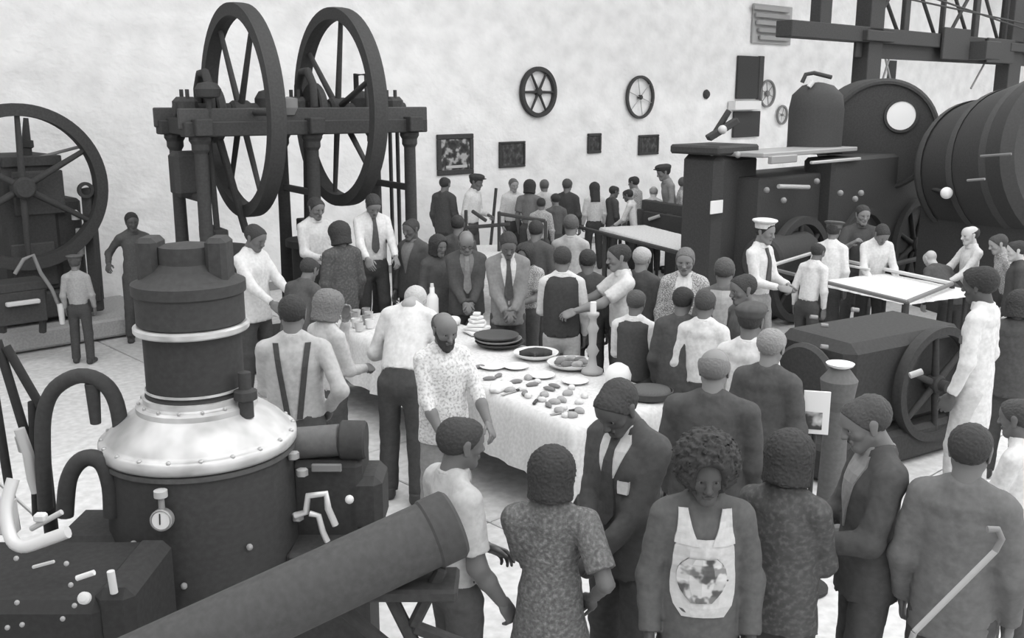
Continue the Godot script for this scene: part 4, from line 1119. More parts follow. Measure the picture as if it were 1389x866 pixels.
func locomotive() -> void:
	var dk := iron(0.32)
	var t := thing("locomotive", "large dark steam locomotive standing before the far wall", "locomotive", Transform3D(wall_basis, wall_at(1.5, 6.2, 0.0)))
	var inv := t.transform.affine_inverse()
	var W := func(tt: float, nn: float, y: float) -> Vector3: return Vector3(tt - 1.5, y, nn - 6.2)
	var B := func(called: String, t0: float, t1: float, n0: float, n1: float, y0: float, y1: float, m: Material, bev := 0.03) -> MeshInstance3D:
		return part(called, box(t1 - t0, y1 - y0, n1 - n0, bev), m, t, Transform3D(Basis.IDENTITY, W.call((t0 + t1) * 0.5, (n0 + n1) * 0.5, (y0 + y1) * 0.5)))
	B.call("frame", -0.9, 5.2, 5.85, 6.8, 0.06, 2.0, dk)
	B.call("smokebox", -1.32, -0.38, 5.8, 6.45, 0.25, 2.32, dk, 0.1)
	B.call("smokebox_top", -1.42, -0.5, 5.7, 6.5, 2.3, 2.42, dk, 0.04)
	part("chimney_lever", rod(inv * at_depth(968, 185, 13.3), inv * at_depth(989, 150, 13.3), 0.05, 0.04), dk, t)
	part("lever_plate", bar(inv * at_depth(960, 188, 13.2), inv * at_depth(1000, 163, 13.2), 0.22, 0.08), dk, t)
	part("bright_cup", ball(0.06, 12), grey(0.75, 0.4), t, Transform3D(Basis.IDENTITY, inv * at_depth(980, 176, 13.1)))
	for q in [[966, 207], [1001, 210]]: part("bright_nut", ball(0.045, 10), grey(0.6, 0.4), t, Transform3D(Basis.IDENTITY, inv * at_depth(q[0], q[1], 12.95)))
	var pl: Vector3 = inv * at_depth(972, 281, 12.85)
	part("number_plate", box(0.26, 0.17, 0.02, 0.004), grey(0.9), t, here(pl.x, pl.y, pl.z))
	# running board with bright edges
	B.call("running_board", -1.1, 1.3, 6.3, 6.95, 2.28, 2.34, grey(0.62, 0.5, 0.2), 0.01)
	B.call("bright_rail", -0.1, 1.2, 7.02, 7.07, 2.16, 2.2, grey(0.72, 0.4, 0.2), 0.01)
	B.call("step_plate", -1.0, -0.4, 6.95, 7.02, 2.2, 2.3, grey(0.6, 0.5, 0.2), 0.01)
	part("bright_pipe", rod(inv * at_depth(1056, 253, 12.9), inv * at_depth(1097, 254, 13.4), 0.03), grey(0.7, 0.4, 0.2), t)
	var dm: Vector3 = inv * at_depth(1104, 200, 14.5)
	part("dome", lathe([[0.0, 0.0], [0.4, 0.0], [0.38, 0.1], [0.385, 0.62], [0.35, 0.82], [0.22, 0.95], [0.08, 0.99], [0.0, 1.0]], 36, true), dk, t, here(dm.x, dm.y - 0.08, dm.z))
	part("safety_valve", tube([inv * at_depth(1088, 112, 14.5), inv * at_depth(1093, 101, 14.5), inv * at_depth(1104, 99, 14.5), inv * at_depth(1128, 105, 14.5)], 0.03), dk, t)
	part("whistle", rod(inv * at_depth(1097, 118, 14.3), inv * at_depth(1103, 110, 14.3), 0.035), grey(0.8, 0.4), t)
	# arched cab front with its round window
	var ac: Vector3 = inv * at_depth(1190, 183, 15.4)
	var fc: Vector3 = t.transform.basis.inverse() * Vector3(-0.12, 0.0, 1.0)
	part("cab_arch", lathe([[0.0, -0.7], [0.80, -0.7], [0.84, -0.66], [0.84, 0.3], [0.80, 0.34], [0.76, 0.34], [0.76, 0.3], [0.0, 0.3]], 48), dk, t, Transform3D(up_to(fc), ac))
	var wn: Vector3 = inv * at_depth(1222, 157, 15.06)
	part("round_window", lathe([[0.0, 0.0], [0.21, 0.0], [0.21, 0.02], [0.0, 0.02]], 32), grey(0.92), t, Transform3D(up_to(fc), wn))
	part("window_ring", lathe([[0.21, -0.05], [0.25, -0.05], [0.25, 0.03], [0.21, 0.03], [0.21, -0.05]], 32), dk, t, Transform3D(up_to(fc), wn))
	B.call("side_tank", 0.6, 4.6, 6.5, 7.0, 0.6, 2.2, dk, 0.05)
	for i in 3:
		var w := spoked("driving_wheel", t, Transform3D(up_to(Vector3.BACK), W.call(-0.2 + i * 1.7, 7.02, 0.75)), 0.72, 0.1, 0.12, 8, 0.035, 0.12, dk, 0.2 * i)
	part("coupling_rod", bar(W.call(-0.2, 7.16, 0.55), W.call(3.2, 7.16, 0.55), 0.1, 0.05), iron(0.42), t)
	part("cylinder", rod(W.call(-1.1, 7.0, 0.95), W.call(-0.1, 7.0, 0.95), 0.32, 0.32, 24), dk, t)
	for q in [[1040, 258, 12.6], [1063, 272, 12.6], [1140, 262, 12.9], [1160, 270, 12.9], [1168, 262, 12.9], [1108, 246, 13.1]]: part("bright_fitting", ball(0.04, 10), grey(0.5, 0.4), t, Transform3D(Basis.IDENTITY, inv * at_depth(q[0], q[1], q[2])))
	# barrel-shaped boiler at the right edge
	var a := at_depth(1312, 236, 14.6); var b := at_depth(1470, 214, 12.6)
	var base := (a + b) * 0.5
	base.y = 0.0
	var s := thing("horizontal_boiler", "huge dark horizontal boiler at the right edge with a white lamp", "boiler", Transform3D(Basis.IDENTITY, base))
	part("barrel", rod(a - base, b - base, 0.98, 1.16, 40), dk, s)
	part("setting", bar(Vector3(a.x, 0.75, a.z) - base, Vector3(b.x, 0.75, b.z) - base, 1.5, 1.5, Vector3.UP), dk, s)
	for k in [0.12, 0.45, 0.78]:
		var p := a.lerp(b, k) - base
		part("band", rod(p - (b - a).normalized() * 0.05, p + (b - a).normalized() * 0.05, 1.01 + 0.16 * k, -1.0, 40), iron(0.36), s)
	for k in [0.2, 0.8]:
		var p := a.lerp(b, k) - base
		part("cradle", Shape.new().box(Vector3(1.5, p.y - 0.4, 0.5), Transform3D.IDENTITY, 0.04).mesh(), dk, s, Transform3D(Basis(Vector3.UP, 0.85), Vector3(p.x, (p.y - 0.4) * 0.5, p.z)))
	var lm := at_depth(1284, 262, 13.3) - base
	var lp := part("white_lamp", ball(0.08, 18), grey(0.92), s, Transform3D(Basis.IDENTITY, lm))
	part("lamp_stem", rod(Vector3.ZERO, Vector3(0.1, 0, -1.0), 0.03), dk, lp)
	part("small_knob", ball(0.03, 12), grey(0.8), s, Transform3D(Basis.IDENTITY, at_depth(1303, 250, 13.3) - base))
	part("hand_rail", rod(at_depth(1312, 245, 12.5) - base, at_depth(1336, 243, 12.3) - base, 0.016), grey(0.5), s)
	part("hand_rail", rod(at_depth(1330, 212, 12.4) - base, at_depth(1372, 209, 12.1) - base, 0.016), grey(0.45), s)

func gantry() -> void:
	var dk := iron(0.32)
	var n := 5.0
	var t := thing("girder_gantry", "dark lattice girder on two heavy columns above the locomotive", "girder", Transform3D(wall_basis, wall_at(2.0, n, 0.0)))
	var W := func(tt: float, y: float, nn := 0.0) -> Vector3: return Vector3(tt - 2.0, y, nn)
	for q in [[5.07, 0.5], [11.45, 0.66]]:
		part("column", bar(W.call(q[0], 0.0), W.call(q[0], 7.4), q[1], 0.3, Vector3.BACK), dk, t)
		part("column_cap", box(q[1] + 0.5, 0.18, 0.5), dk, t, Transform3D(Basis.IDENTITY, W.call(q[0], 4.08)))
		part("column_foot", box(q[1] + 0.3, 0.12, 0.6), dk, t, Transform3D(Basis.IDENTITY, W.call(q[0], 0.1)))
	part("bottom_chord", bar(W.call(2.3, 4.1), W.call(20, 4.1), 0.26, 0.3, Vector3.BACK), dk, t)
	part("chord_flange", bar(W.call(4.6, 3.96), W.call(20, 3.96), 0.5, 0.05, Vector3.BACK), dk, t)
	part("top_chord", bar(W.call(2.3, 5.7), W.call(20, 5.7), 0.28, 0.28, Vector3.BACK), dk, t)
	part("hanger", bar(W.call(3.4, 4.1), W.call(3.4, 7.4), 0.36, 0.2, Vector3.BACK), dk, t)
	for i in 9:
		var x := 6.4 + i * 1.55
		part("upright", bar(W.call(x, 4.1), W.call(x, 5.7), 0.09 if i % 2 else 0.2, 0.09, Vector3.BACK), dk, t)
		part("diagonal", rod(W.call(x - 1.5, 5.65, -0.1), W.call(x, 4.15, -0.1), 0.035), dk, t)
		if i % 2 == 0: part("diagonal", rod(W.call(x - 1.5, 4.15, 0.1), W.call(x, 5.65, 0.1), 0.035), dk, t)
	part("gusset", box(1.2, 0.6, 0.06), dk, t, Transform3D(Basis.IDENTITY, W.call(8.2, 4.05, 0.2)))
	part("gusset", box(1.4, 0.5, 0.06), dk, t, Transform3D(Basis.IDENTITY, W.call(10.4, 3.98, 0.2)))
	part("hoist_block", box(0.7, 0.35, 0.5), dk, t, Transform3D(Basis.IDENTITY, W.call(9.2, 3.95, 0.3)))
	for q in [[5.6, 3.1, 6.0, 3.95], [6.1, 3.2, 5.6, 3.95], [9.6, 3.2, 10.4, 3.95]]: part("brace_rod", rod(W.call(q[0], q[1], 0.0), W.call(q[2], q[3], 0.0), 0.02), grey(0.55), t)
	for k in 2: part("cable", rod(W.call(1.0, 4.9 + k * 0.4, 0.3), W.call(14.0, 4.5 - k * 0.25, 0.3), 0.018), dk, t)

func block_engine() -> void:
	var dk := iron(0.32)
	var at := at_height(1185, 620, 0.0)
	at = Vector3(3.05, 0, -8.3)
	var t := thing("pump_engine", "low dark pump engine standing in front of the right table", "engine", Transform3D(Basis(Vector3.UP, 0.55), at))
	part("bed", box(1.9, 0.3, 1.0, 0.04), dk, t, here(0, 0.17, 0))
	part("casing", box(1.5, 0.8, 0.8, 0.08), dk, t, here(0.1, 0.7, 0))
	part("cylinder", rod(Vector3(-0.68, 0.72, 0), Vector3(0.1, 0.72, 0), 0.28, 0.28, 28), dk, t)
	part("cylinder_head", rod(Vector3(-0.74, 0.72, 0), Vector3(-0.66, 0.72, 0), 0.33, 0.33, 28), iron(0.36), t)
	spoked("flywheel", t, Transform3D(up_to(Vector3(0, 0, 1)), Vector3(0.35, 0.66, 0.48)), 0.5, 0.07, 0.09, 6, 0.026, 0.08, dk, 0.4)
	part("shaft", rod(Vector3(0.35, 0.66, -0.5), Vector3(0.35, 0.66, 0.6), 0.05), dk, t)
	for q in [[1104, 430, 8.0], [1118, 441, 8.0], [1160, 420, 7.9], [1118, 470, 7.7]]: part("bright_fitting", rod(t.transform.affine_inverse() * at_depth(q[0] - 5, q[1], q[2]), t.transform.affine_inverse() * at_depth(q[0] + 5, q[1] + 1, q[2]), 0.018), grey(0.55), t)
	part("bright_handle", rod(t.transform.affine_inverse() * at_depth(1234, 510, 7.3), t.transform.affine_inverse() * at_depth(1251, 504, 7.3), 0.025), grey(0.75), t)
	# pedestal with a pale dish
	var p := at_depth(1140, 493, 6.7)
	var s := thing("pedestal", "grey pedestal carrying a pale round dish beside the pump engine", "pedestal", Transform3D(Basis.IDENTITY, Vector3(p.x, 0, p.z)))
	part("stem", lathe([[0.0, 0.0], [0.2, 0.0], [0.2, 0.06], [0.1, 0.12], [0.08, p.y - 0.34], [0.11, p.y - 0.26], [0.13, p.y - 0.12], [0.06, p.y - 0.03], [0.0, p.y - 0.03]], 28), grey(0.42, 0.7, 0.0, 0.5), s)
	part("dish", lathe([[0.0, 0.0], [0.06, 0.0], [0.09, 0.015], [0.098, 0.03], [0.09, 0.03], [0.06, 0.014], [0.0, 0.012]], 32), grey(0.9), s, here(0, p.y - 0.03, 0))

# ---------------------------------------------------------------- tables and what lies on them
var board: Transform3D                    # the long cloth-covered table: x across, z along, origin at its near left corner, y = 0 at the top
func cloth_table(called: String, label: String, a: Vector3, u: Vector3, length: float, width: float, height: float, drop: float, wave := 0.02) -> Transform3D:
	var v := Vector3(-u.z, 0, u.x)          # across, to the right seen along u
	var xf := Transform3D(Basis(v, Vector3.UP, v.cross(Vector3.UP)), Vector3(a.x, 0, a.z))
	# along u is local -z
	var t := thing(called, label, "table", xf)
	part("tabletop", box(width - 0.06, 0.03, length - 0.06), grey(0.4), t, here(width * 0.5, height - 0.0265, -length * 0.5))
	for sx in [0.08, width - 0.08]:
		for k in int(ceil(length / 2.0)) + 1:
			part("leg", box(0.05, height - 0.045, 0.05), iron(0.33), t, here(sx, (height - 0.045) * 0.5, -clampf(k * 2.0, 0.08, length - 0.08)))
	# the cloth: a sheet with folds, hanging over all four edges
	var f := FastNoiseLite.new()
	f.seed = int(length * 100)
	f.frequency = 1.4
	var s := Shape.new()
	var nx := 26; var nz := int(length * 12) + 12
	var over := drop + 0.0
	var P := func(i: int, j: int) -> Vector3:
		var x := lerpf(-over, width + over, float(i) / nx)
		var z := lerpf(over, -length - over, float(j) / nz)
		var dx := maxf(-x, x - width); var dz := maxf(z, -length - z)
		var d := maxf(dx, dz)
		var cx := clampf(x, 0.0, width); var cz := clampf(z, -length, 0.0)
		var y := height + f.get_noise_2d(x * 3.0, z * 3.0) * 0.006
		if d > 0.0:
			var fl := 0.012 + 0.10 * d + wave * (0.5 + 0.5 * sin((cx + cz) * 17.0 + f.get_noise_2d(cx * 2, cz * 2) * 6.0)) * d / maxf(drop, 0.01)
			var dn := minf(d, drop) + minf(maxf(minf(dx, dz), 0.0), drop) * 0.25
			if dx > 0.0: cx += signf(x - width * 0.5) * fl * (1.0 if dx >= dz else dx / maxf(dz, 0.001))
			if dz > 0.0: cz += signf(z + length * 0.5) * fl * (1.0 if dz >= dx else dz / maxf(dx, 0.001))
			y = height - dn
		return Vector3(cx, y, cz)
	var pts := []
	for i in nx + 1:
		var row := []
		for j in nz + 1: row.append(P.call(i, j))
		pts.append(row)
	var nr := func(i: int, j: int) -> Vector3:
		var a2: Vector3 = pts[mini(i + 1, nx)][j] - pts[maxi(i - 1, 0)][j]
		var b2: Vector3 = pts[i][mini(j + 1, nz)] - pts[i][maxi(j - 1, 0)]
		var n := a2.cross(b2).normalized()
		return n if n.length() > 0.5 else Vector3.UP
	for i in nx:
		for j in nz:
			s.quad(pts[i][j], pts[i + 1][j], pts[i + 1][j + 1], pts[i][j + 1], nr.call(i, j), nr.call(i + 1, j), nr.call(i + 1, j + 1), nr.call(i, j + 1))
	single("tablecloth", s.mesh(), grey(0.87, 0.95, 0.0, 0.5, 0.1), xf, "white cloth covering the " + label.trim_prefix("long ").trim_prefix("small "), "tablecloth")
	return Transform3D(xf.basis, xf.origin + Vector3(0, height, 0))

func lump(sd: int, r: Vector3) -> ArrayMesh:
	var f := Field.new(-r * 1.3, r * 1.3, r.length() * 0.13)
	var g := RandomNumberGenerator.new()
	g.seed = sd
	f.ball(Vector3.ZERO, r.y, 0.02, Vector3.RIGHT, r.y / r.x)
	for i in 5: f.ball(Vector3(g.randf_range(-0.6, 0.6) * r.x, g.randf_range(-0.2, 0.3) * r.y, g.randf_range(-0.6, 0.6) * r.z), r.y * g.randf_range(0.45, 0.75), r.y * 0.4)
	f.cut(Vector3.DOWN, r.y * 0.55)
	return f.mesh()
func on_top(px: float, py: float, h: float, above := 0.008) -> Transform3D:
	var p := at_height(px, py, h)
	p.y = h
	var q := board.affine_inverse() * p           # kept on the tabletop
	p = board * Vector3(clampf(q.x, 0.1, 0.99), above, clampf(q.z, -4.0, -0.12))
	return Transform3D(Basis(Vector3.UP, rng.randf() * TAU), p)

func bowl(r: float, h: float) -> ArrayMesh:
	return lathe([[0.0, 0.0], [r * 0.6, 0.0], [r * 0.9, h * 0.5], [r, h], [r * 0.95, h], [r * 0.82, h * 0.5], [r * 0.5, h * 0.2], [0.0, h * 0.18]], 32, true)
func plate(r: float) -> ArrayMesh:
	return lathe([[0.0, 0.0], [r * 0.6, 0.0], [r, 0.018], [r * 0.98, 0.024], [r * 0.62, 0.008], [0.0, 0.008]], 30, true)

func tables() -> void:
	const H := 0.8
	var a := Vector3(0.42, 0, -6.53)
	var u := Vector3(-0.58, 0, -0.8146)
	board = cloth_table("display_table", "long table running between the onlookers in mid-hall", a, u, 4.14, 1.1, H, 0.45, 0.05)
	# second long table near the far wall
	var p0 := at_height(918, 338, 0.9); var p1 := at_height(795, 303, 0.9)
	cloth_table("serving_table", "long table before the locomotive with the far crowd behind", p0 - (p1 - p0).normalized() * 0.02, (p1 - p0).normalized(), 2.6, 0.85, 0.9, 0.06)
	var q0 := at_height(1229, 408, 0.98); var q1 := at_height(1108, 381, 0.98)
	cloth_table("case_table", "rail-edged table among the visitors on the right", q0, (q1 - q0).normalized(), q0.distance_to(q1), 1.1, 0.98, 0.04)
	var t := thing("case_rail", "thin pale rails round the table on the right", "railing", Transform3D(Basis.IDENTITY, Vector3(q0.x, 0, q0.z)))
	var o := t.position
	var r := [at_height(1038, 363, 1.03), at_height(1230, 410, 1.03), at_height(1292, 385, 1.03), at_height(1100, 344, 1.03)]
	for i in 3: part("rail", bar(r[i] - o, r[i + 1] - o, 0.04, 0.04), grey(0.8 if i == 2 else 0.45), t)
	part("rail", bar(r[3] - o, r[0] - o, 0.04, 0.04), grey(0.75), t)
	for i in 4: part("post", bar(Vector3(r[i].x, 0, r[i].z) - o, r[i] - o, 0.05, 0.05), iron(0.33), t)
	part("rail", bar(at_height(1105, 352, 1.06) - o, at_height(1180, 366, 1.06) - o, 0.03, 0.03), grey(0.8), t)
	var s0 := at_height(690, 356, 0.85); var s1 := at_height(672, 322, 0.85)
	cloth_table("side_table", "small table behind the bald man in the dark suit", s0 + Vector3(-0.75, 0, 0), (s1 - s0).normalized(), 1.6, 0.75, 0.85, 0.3)
	t = thing("bar_trestle", "dark bar frame standing behind the small white table", "frame", Transform3D(Basis.IDENTITY, at_height(663, 440, 0.0)))
	o = t.position
	var d := 14.2
	for q in [[[632, 309], [692, 304]], [[677, 287], [677, 350]], [[632, 285], [632, 350]], [[640, 286], [660, 300]], [[677, 290], [740, 300]], [[740, 300], [740, 345]]]:
		part("bar", bar(at_depth(q[0][0], q[0][1], d) - o, at_depth(q[1][0], q[1][1], d) - o, 0.06, 0.05), iron(0.33), t)
	for x in [632, 677, 740]:
		var pp := at_depth(x, 345, d) - o
		part("leg", bar(Vector3(pp.x, 0, pp.z), pp, 0.06, 0.06), iron(0.33), t)
	t = thing("dark_bench", "long dark bench with a plank top behind the far white table", "bench", Transform3D(Basis.IDENTITY, at_height(925, 380, 0.0)))
	o = t.position
	var b0 := at_depth(872, 283, 17.2) - o; var b1 := at_depth(962, 297, 16.35) - o
	part("seat_plank", bar(b0, b1, 0.12, 0.32, Vector3.UP), iron(0.33), t)
	part("side_panel", bar(b0 + Vector3(0.0, -0.2, 0.14), b1 + Vector3(0.0, -0.2, 0.14), 0.36, 0.05, Vector3.RIGHT), iron(0.32), t)
	for k in [0.05, 0.5, 0.95]:
		var pp := b0.lerp(b1, k)
		part("leg", bar(Vector3(pp.x, 0, pp.z), pp, 0.08, 0.3), iron(0.33), t)
	part("pale_handle", rod(at_depth(880, 298, 16.9) - o, at_depth(895, 293, 16.8) - o, 0.03), grey(0.65), t)
	t = thing("barrier_rail", "dark rail along the front of the far white table", "railing", Transform3D(Basis.IDENTITY, at_height(942, 440, 0.0)))
	o = t.position
	var e0 := at_height(742, 297, 0.92) - o; var e1 := at_height(920, 343, 0.92) - o
	part("rail", bar(e0, e1, 0.07, 0.05), iron(0.33), t)
	for k in [0.0, 0.5, 1.0]:
		var pp := e0.lerp(e1, k)
		part("post", bar(Vector3(pp.x, 0, pp.z), pp, 0.06, 0.06), iron(0.33), t)
	var e2 := at_height(982, 327, 0.92) - o
	part("rail", bar(e1, e2, 0.04, 0.04), grey(0.7), t)

func table_things() -> void:
	const H := 0.8
	# wide shallow baskets along the far edge
	var t := thing("basket_stack", "stack of flat striped baskets on the far edge of the tablecloth", "baskets", on_top(678, 470, H))
	for k in 3: part("basket", bowl(0.23 - 0.01 * k, 0.045), grey([0.36, 0.68, 0.4][k], 0.9, 0.0, 9.0), t, here(0.01 * k, 0.03 * k, 0.012 * k))
	t = thing("bowl", "white-rimmed bowl filled with dark fruit on the tablecloth", "bowl", on_top(727, 486, H))
	part("dish", bowl(0.2, 0.05), grey(0.86), t)
	part("filling", lump(71, Vector3(0.17, 0.05, 0.17)), grey(0.33, 0.8, 0.0, 9.0), t, here(0, 0.04, 0))
	t = thing("bowl", "shallow bowl of grey food pieces beside the pale turned post", "bowl", on_top(775, 499, H))
	part("dish", bowl(0.21, 0.045), grey(0.8), t)
	for i in 7:
		var an := i * 0.9
		part("piece", lump(80 + i % 3, Vector3(0.055, 0.03, 0.05)), grey(0.45 + 0.08 * (i % 3), 0.85), t, here(cos(an) * 0.1, 0.045, sin(an) * 0.1))
	t = thing("bottle", "tall white bottle on the tablecloth behind the bearded man", "bottle", on_top(601, 430, H))
	part("glass_body", lathe([[0.0, 0.0], [0.06, 0.0], [0.065, 0.02], [0.065, 0.2], [0.05, 0.235], [0.026, 0.26], [0.024, 0.32], [0.0, 0.32]], 24, true), grey(0.86, 0.35), t)
	part("stopper", lathe([[0.0, 0.32], [0.02, 0.32], [0.017, 0.36], [0.0, 0.362]], 16), grey(0.8), t)
	t = thing("napkin_pile", "peaked pile of white napkins on the far end of the table", "napkins", on_top(653, 452, H))
	for k in 6: part("napkin", box(0.24 - k * 0.035, 0.03, 0.22 - k * 0.03, 0.008), grey(0.9 - 0.03 * (k % 2), 0.95), t, Transform3D(Basis(Vector3.UP, k * 0.5), Vector3(0, 0.02 + k * 0.034, 0)))
	t = thing("plate_pile", "pile of white plates at the table's far left", "plates", on_top(576, 424, H))
	for k in 5: part("plate", plate(0.13), grey(0.9, 0.4), t, here(0, k * 0.014, 0))
	t = thing("turned_post", "pale turned candlestick standing on the right edge of the table", "candlestick", on_top(809, 506, H))
	part("shaft", lathe([[0.0, 0.0], [0.09, 0.0], [0.09, 0.03], [0.04, 0.06], [0.03, 0.14], [0.055, 0.19], [0.03, 0.24], [0.035, 0.34], [0.05, 0.38], [0.03, 0.42], [0.028, 0.46], [0.05, 0.49], [0.05, 0.51], [0.0, 0.51]], 20, true), grey(0.66, 0.6), t)
	part("candle", lathe([[0.0, 0.51], [0.026, 0.51], [0.025, 0.6], [0.0, 0.605]], 16), grey(0.9), t)
	single("melon", lathe([[0.0, 0.0], [0.06, 0.01], [0.1, 0.06], [0.105, 0.11], [0.08, 0.17], [0.03, 0.2], [0.0, 0.2]], 26, true), grey(0.9), on_top(838, 527, H, 0.004), "round white melon at the right corner of the tablecloth", "melon")
	single("white_bundle", lump(91, Vector3(0.12, 0.05, 0.09)), grey(0.9, 0.95), on_top(671, 532, H, 0.025), "white cloth bundle beside the bearded man on the table", "bundle")
	single("white_bundle", lump(92, Vector3(0.15, 0.06, 0.10)), grey(0.9, 0.95), on_top(622, 440, H, 0.03), "large white cloth bundle beside the tall bottle", "bundle")
	# knives, spoons and the many morsels in the middle
	var morsel := [lump(61, Vector3(0.05, 0.028, 0.04)), lump(62, Vector3(0.036, 0.024, 0.04)), lump(63, Vector3(0.06, 0.02, 0.035))]
	var spots := [[690, 540], [700, 548], [712, 536], [722, 552], [735, 545], [742, 560], [752, 548], [765, 556], [730, 566], [716, 572], [748, 574], [762, 582], [775, 566], [740, 588], [754, 596], [772, 594], [726, 584], [782, 580], [704, 560], [690, 555], [745, 530], [770, 536], [785, 548], [700, 520], [716, 515], [684, 520], [676, 512], [692, 532], [708, 530], [722, 524], [738, 538], [728, 520], [752, 526], [762, 545], [776, 528], [744, 552], [758, 560], [768, 566], [750, 566], [736, 558], [716, 540], [664, 516], [786, 560], [792, 540], [650, 500]]
	for i in spots.size():
		var q := board.affine_inverse() * at_height(spots[i][0], spots[i][1], H)
		if q.x < 0.06 or q.x > 1.04 or q.z > -0.06: continue
		single("bread_roll", morsel[i % 3], grey([0.62, 0.8, 0.5][(i * 7) % 3], 0.9), on_top(spots[i][0], spots[i][1], H, 0.014), "small pale bread roll lying among others on the white tablecloth", "bread roll", "bread rolls scattered on the near half of the tablecloth")
	var far := [[0.1, 3.6], [0.22, 3.66], [0.34, 3.58], [0.12, 3.4], [0.26, 3.48], [0.4, 3.42], [0.15, 3.22], [0.3, 3.28], [0.1, 3.05], [0.24, 3.1], [0.46, 3.6]]
	for i in far.size():
		single("cup", lathe([[0.0, 0.0], [0.035, 0.0], [0.045, 0.09], [0.041, 0.09], [0.032, 0.008], [0.0, 0.008]], 16), grey([0.86, 0.6, 0.75][i % 3], 0.5), board * here(far[i][0], 0.006, -far[i][1] - 0.39), "small pale cup on the far left end of the tablecloth", "cup", "cups crowded on the far left end of the tablecloth")
	for i in 4:
		var q: Array = [[700, 500], [735, 512], [668, 500], [780, 520]][i]
		single("plate", plate(0.11), grey(0.9, 0.4), on_top(q[0], q[1], H, 0.004), ["white plate on the tablecloth below the basket stack", "white plate in the middle of the tablecloth below the dark fruit", "white plate on the tablecloth at the bearded man's elbow", "white plate on the tablecloth near the grey food bowl"][i], "plate", "plates on the long table")
	for i in 3:
		var q: Array = [[728, 545], [700, 532], [772, 560]][i]
		var k := thing("knife", ["dark-handled knife among the bread rolls, middle one", "dark-handled knife at the left of the bread rolls", "dark-handled knife at the right of the bread rolls"][i], "knife", on_top(q[0], q[1], H, 0.006), "knives on the long table")
		part("blade", box(0.022, 0.004, 0.16, 0.001), grey(0.7, 0.3, 0.6), k, here(0, 0.004, 0.08))
		part("handle", box(0.024, 0.016, 0.1, 0.005), grey(0.27, 0.5), k, here(0, 0.007, -0.05))
	t = thing("round_tray", "large dark round tray on the tablecloth's near right corner", "tray", on_top(881, 540, H, 0.006))
	part("dish", lathe([[0.0, 0.0], [0.15, 0.0], [0.175, 0.015], [0.18, 0.06], [0.172, 0.062], [0.165, 0.02], [0.0, 0.018]], 40), iron(0.36), t)
	part("cake", lathe([[0.0, 0.018], [0.16, 0.018], [0.165, 0.04], [0.155, 0.068], [0.1, 0.078], [0.0, 0.08]], 36, true), grey(0.46, 0.85, 0.0, 5.0), t)
	# notice on an easel
	var e := at_depth(1107, 560, 5.7)
	t = thing("poster_stand", "white printed poster on a dark stand between the onlookers", "poster", Transform3D(Basis(Vector3.UP, -0.25), Vector3(e.x, 0, e.z)))
	part("sheet", box(0.155, 0.27, 0.012, 0.002), grey(0.9), t, here(0, e.y, 0))
	part("printed_picture", box(0.1, 0.11, 0.004, 0.001), printed("poster", steps(0.008, [[0.0, 0.25], [0.42, 0.32], [0.6, 0.6], [1.0, 0.85]], 58), 2.2), t, here(-0.012, e.y - 0.05, 0.008))
	part("stand", rod(Vector3(0, 0, -0.03), Vector3(0, e.y + 0.1, -0.03), 0.014), iron(0.3), t)
	part("foot", lathe([[0.0, 0.0], [0.15, 0.0], [0.15, 0.02], [0.03, 0.04], [0.0, 0.04]], 24), iron(0.3), t, here(0, 0.008, -0.03))

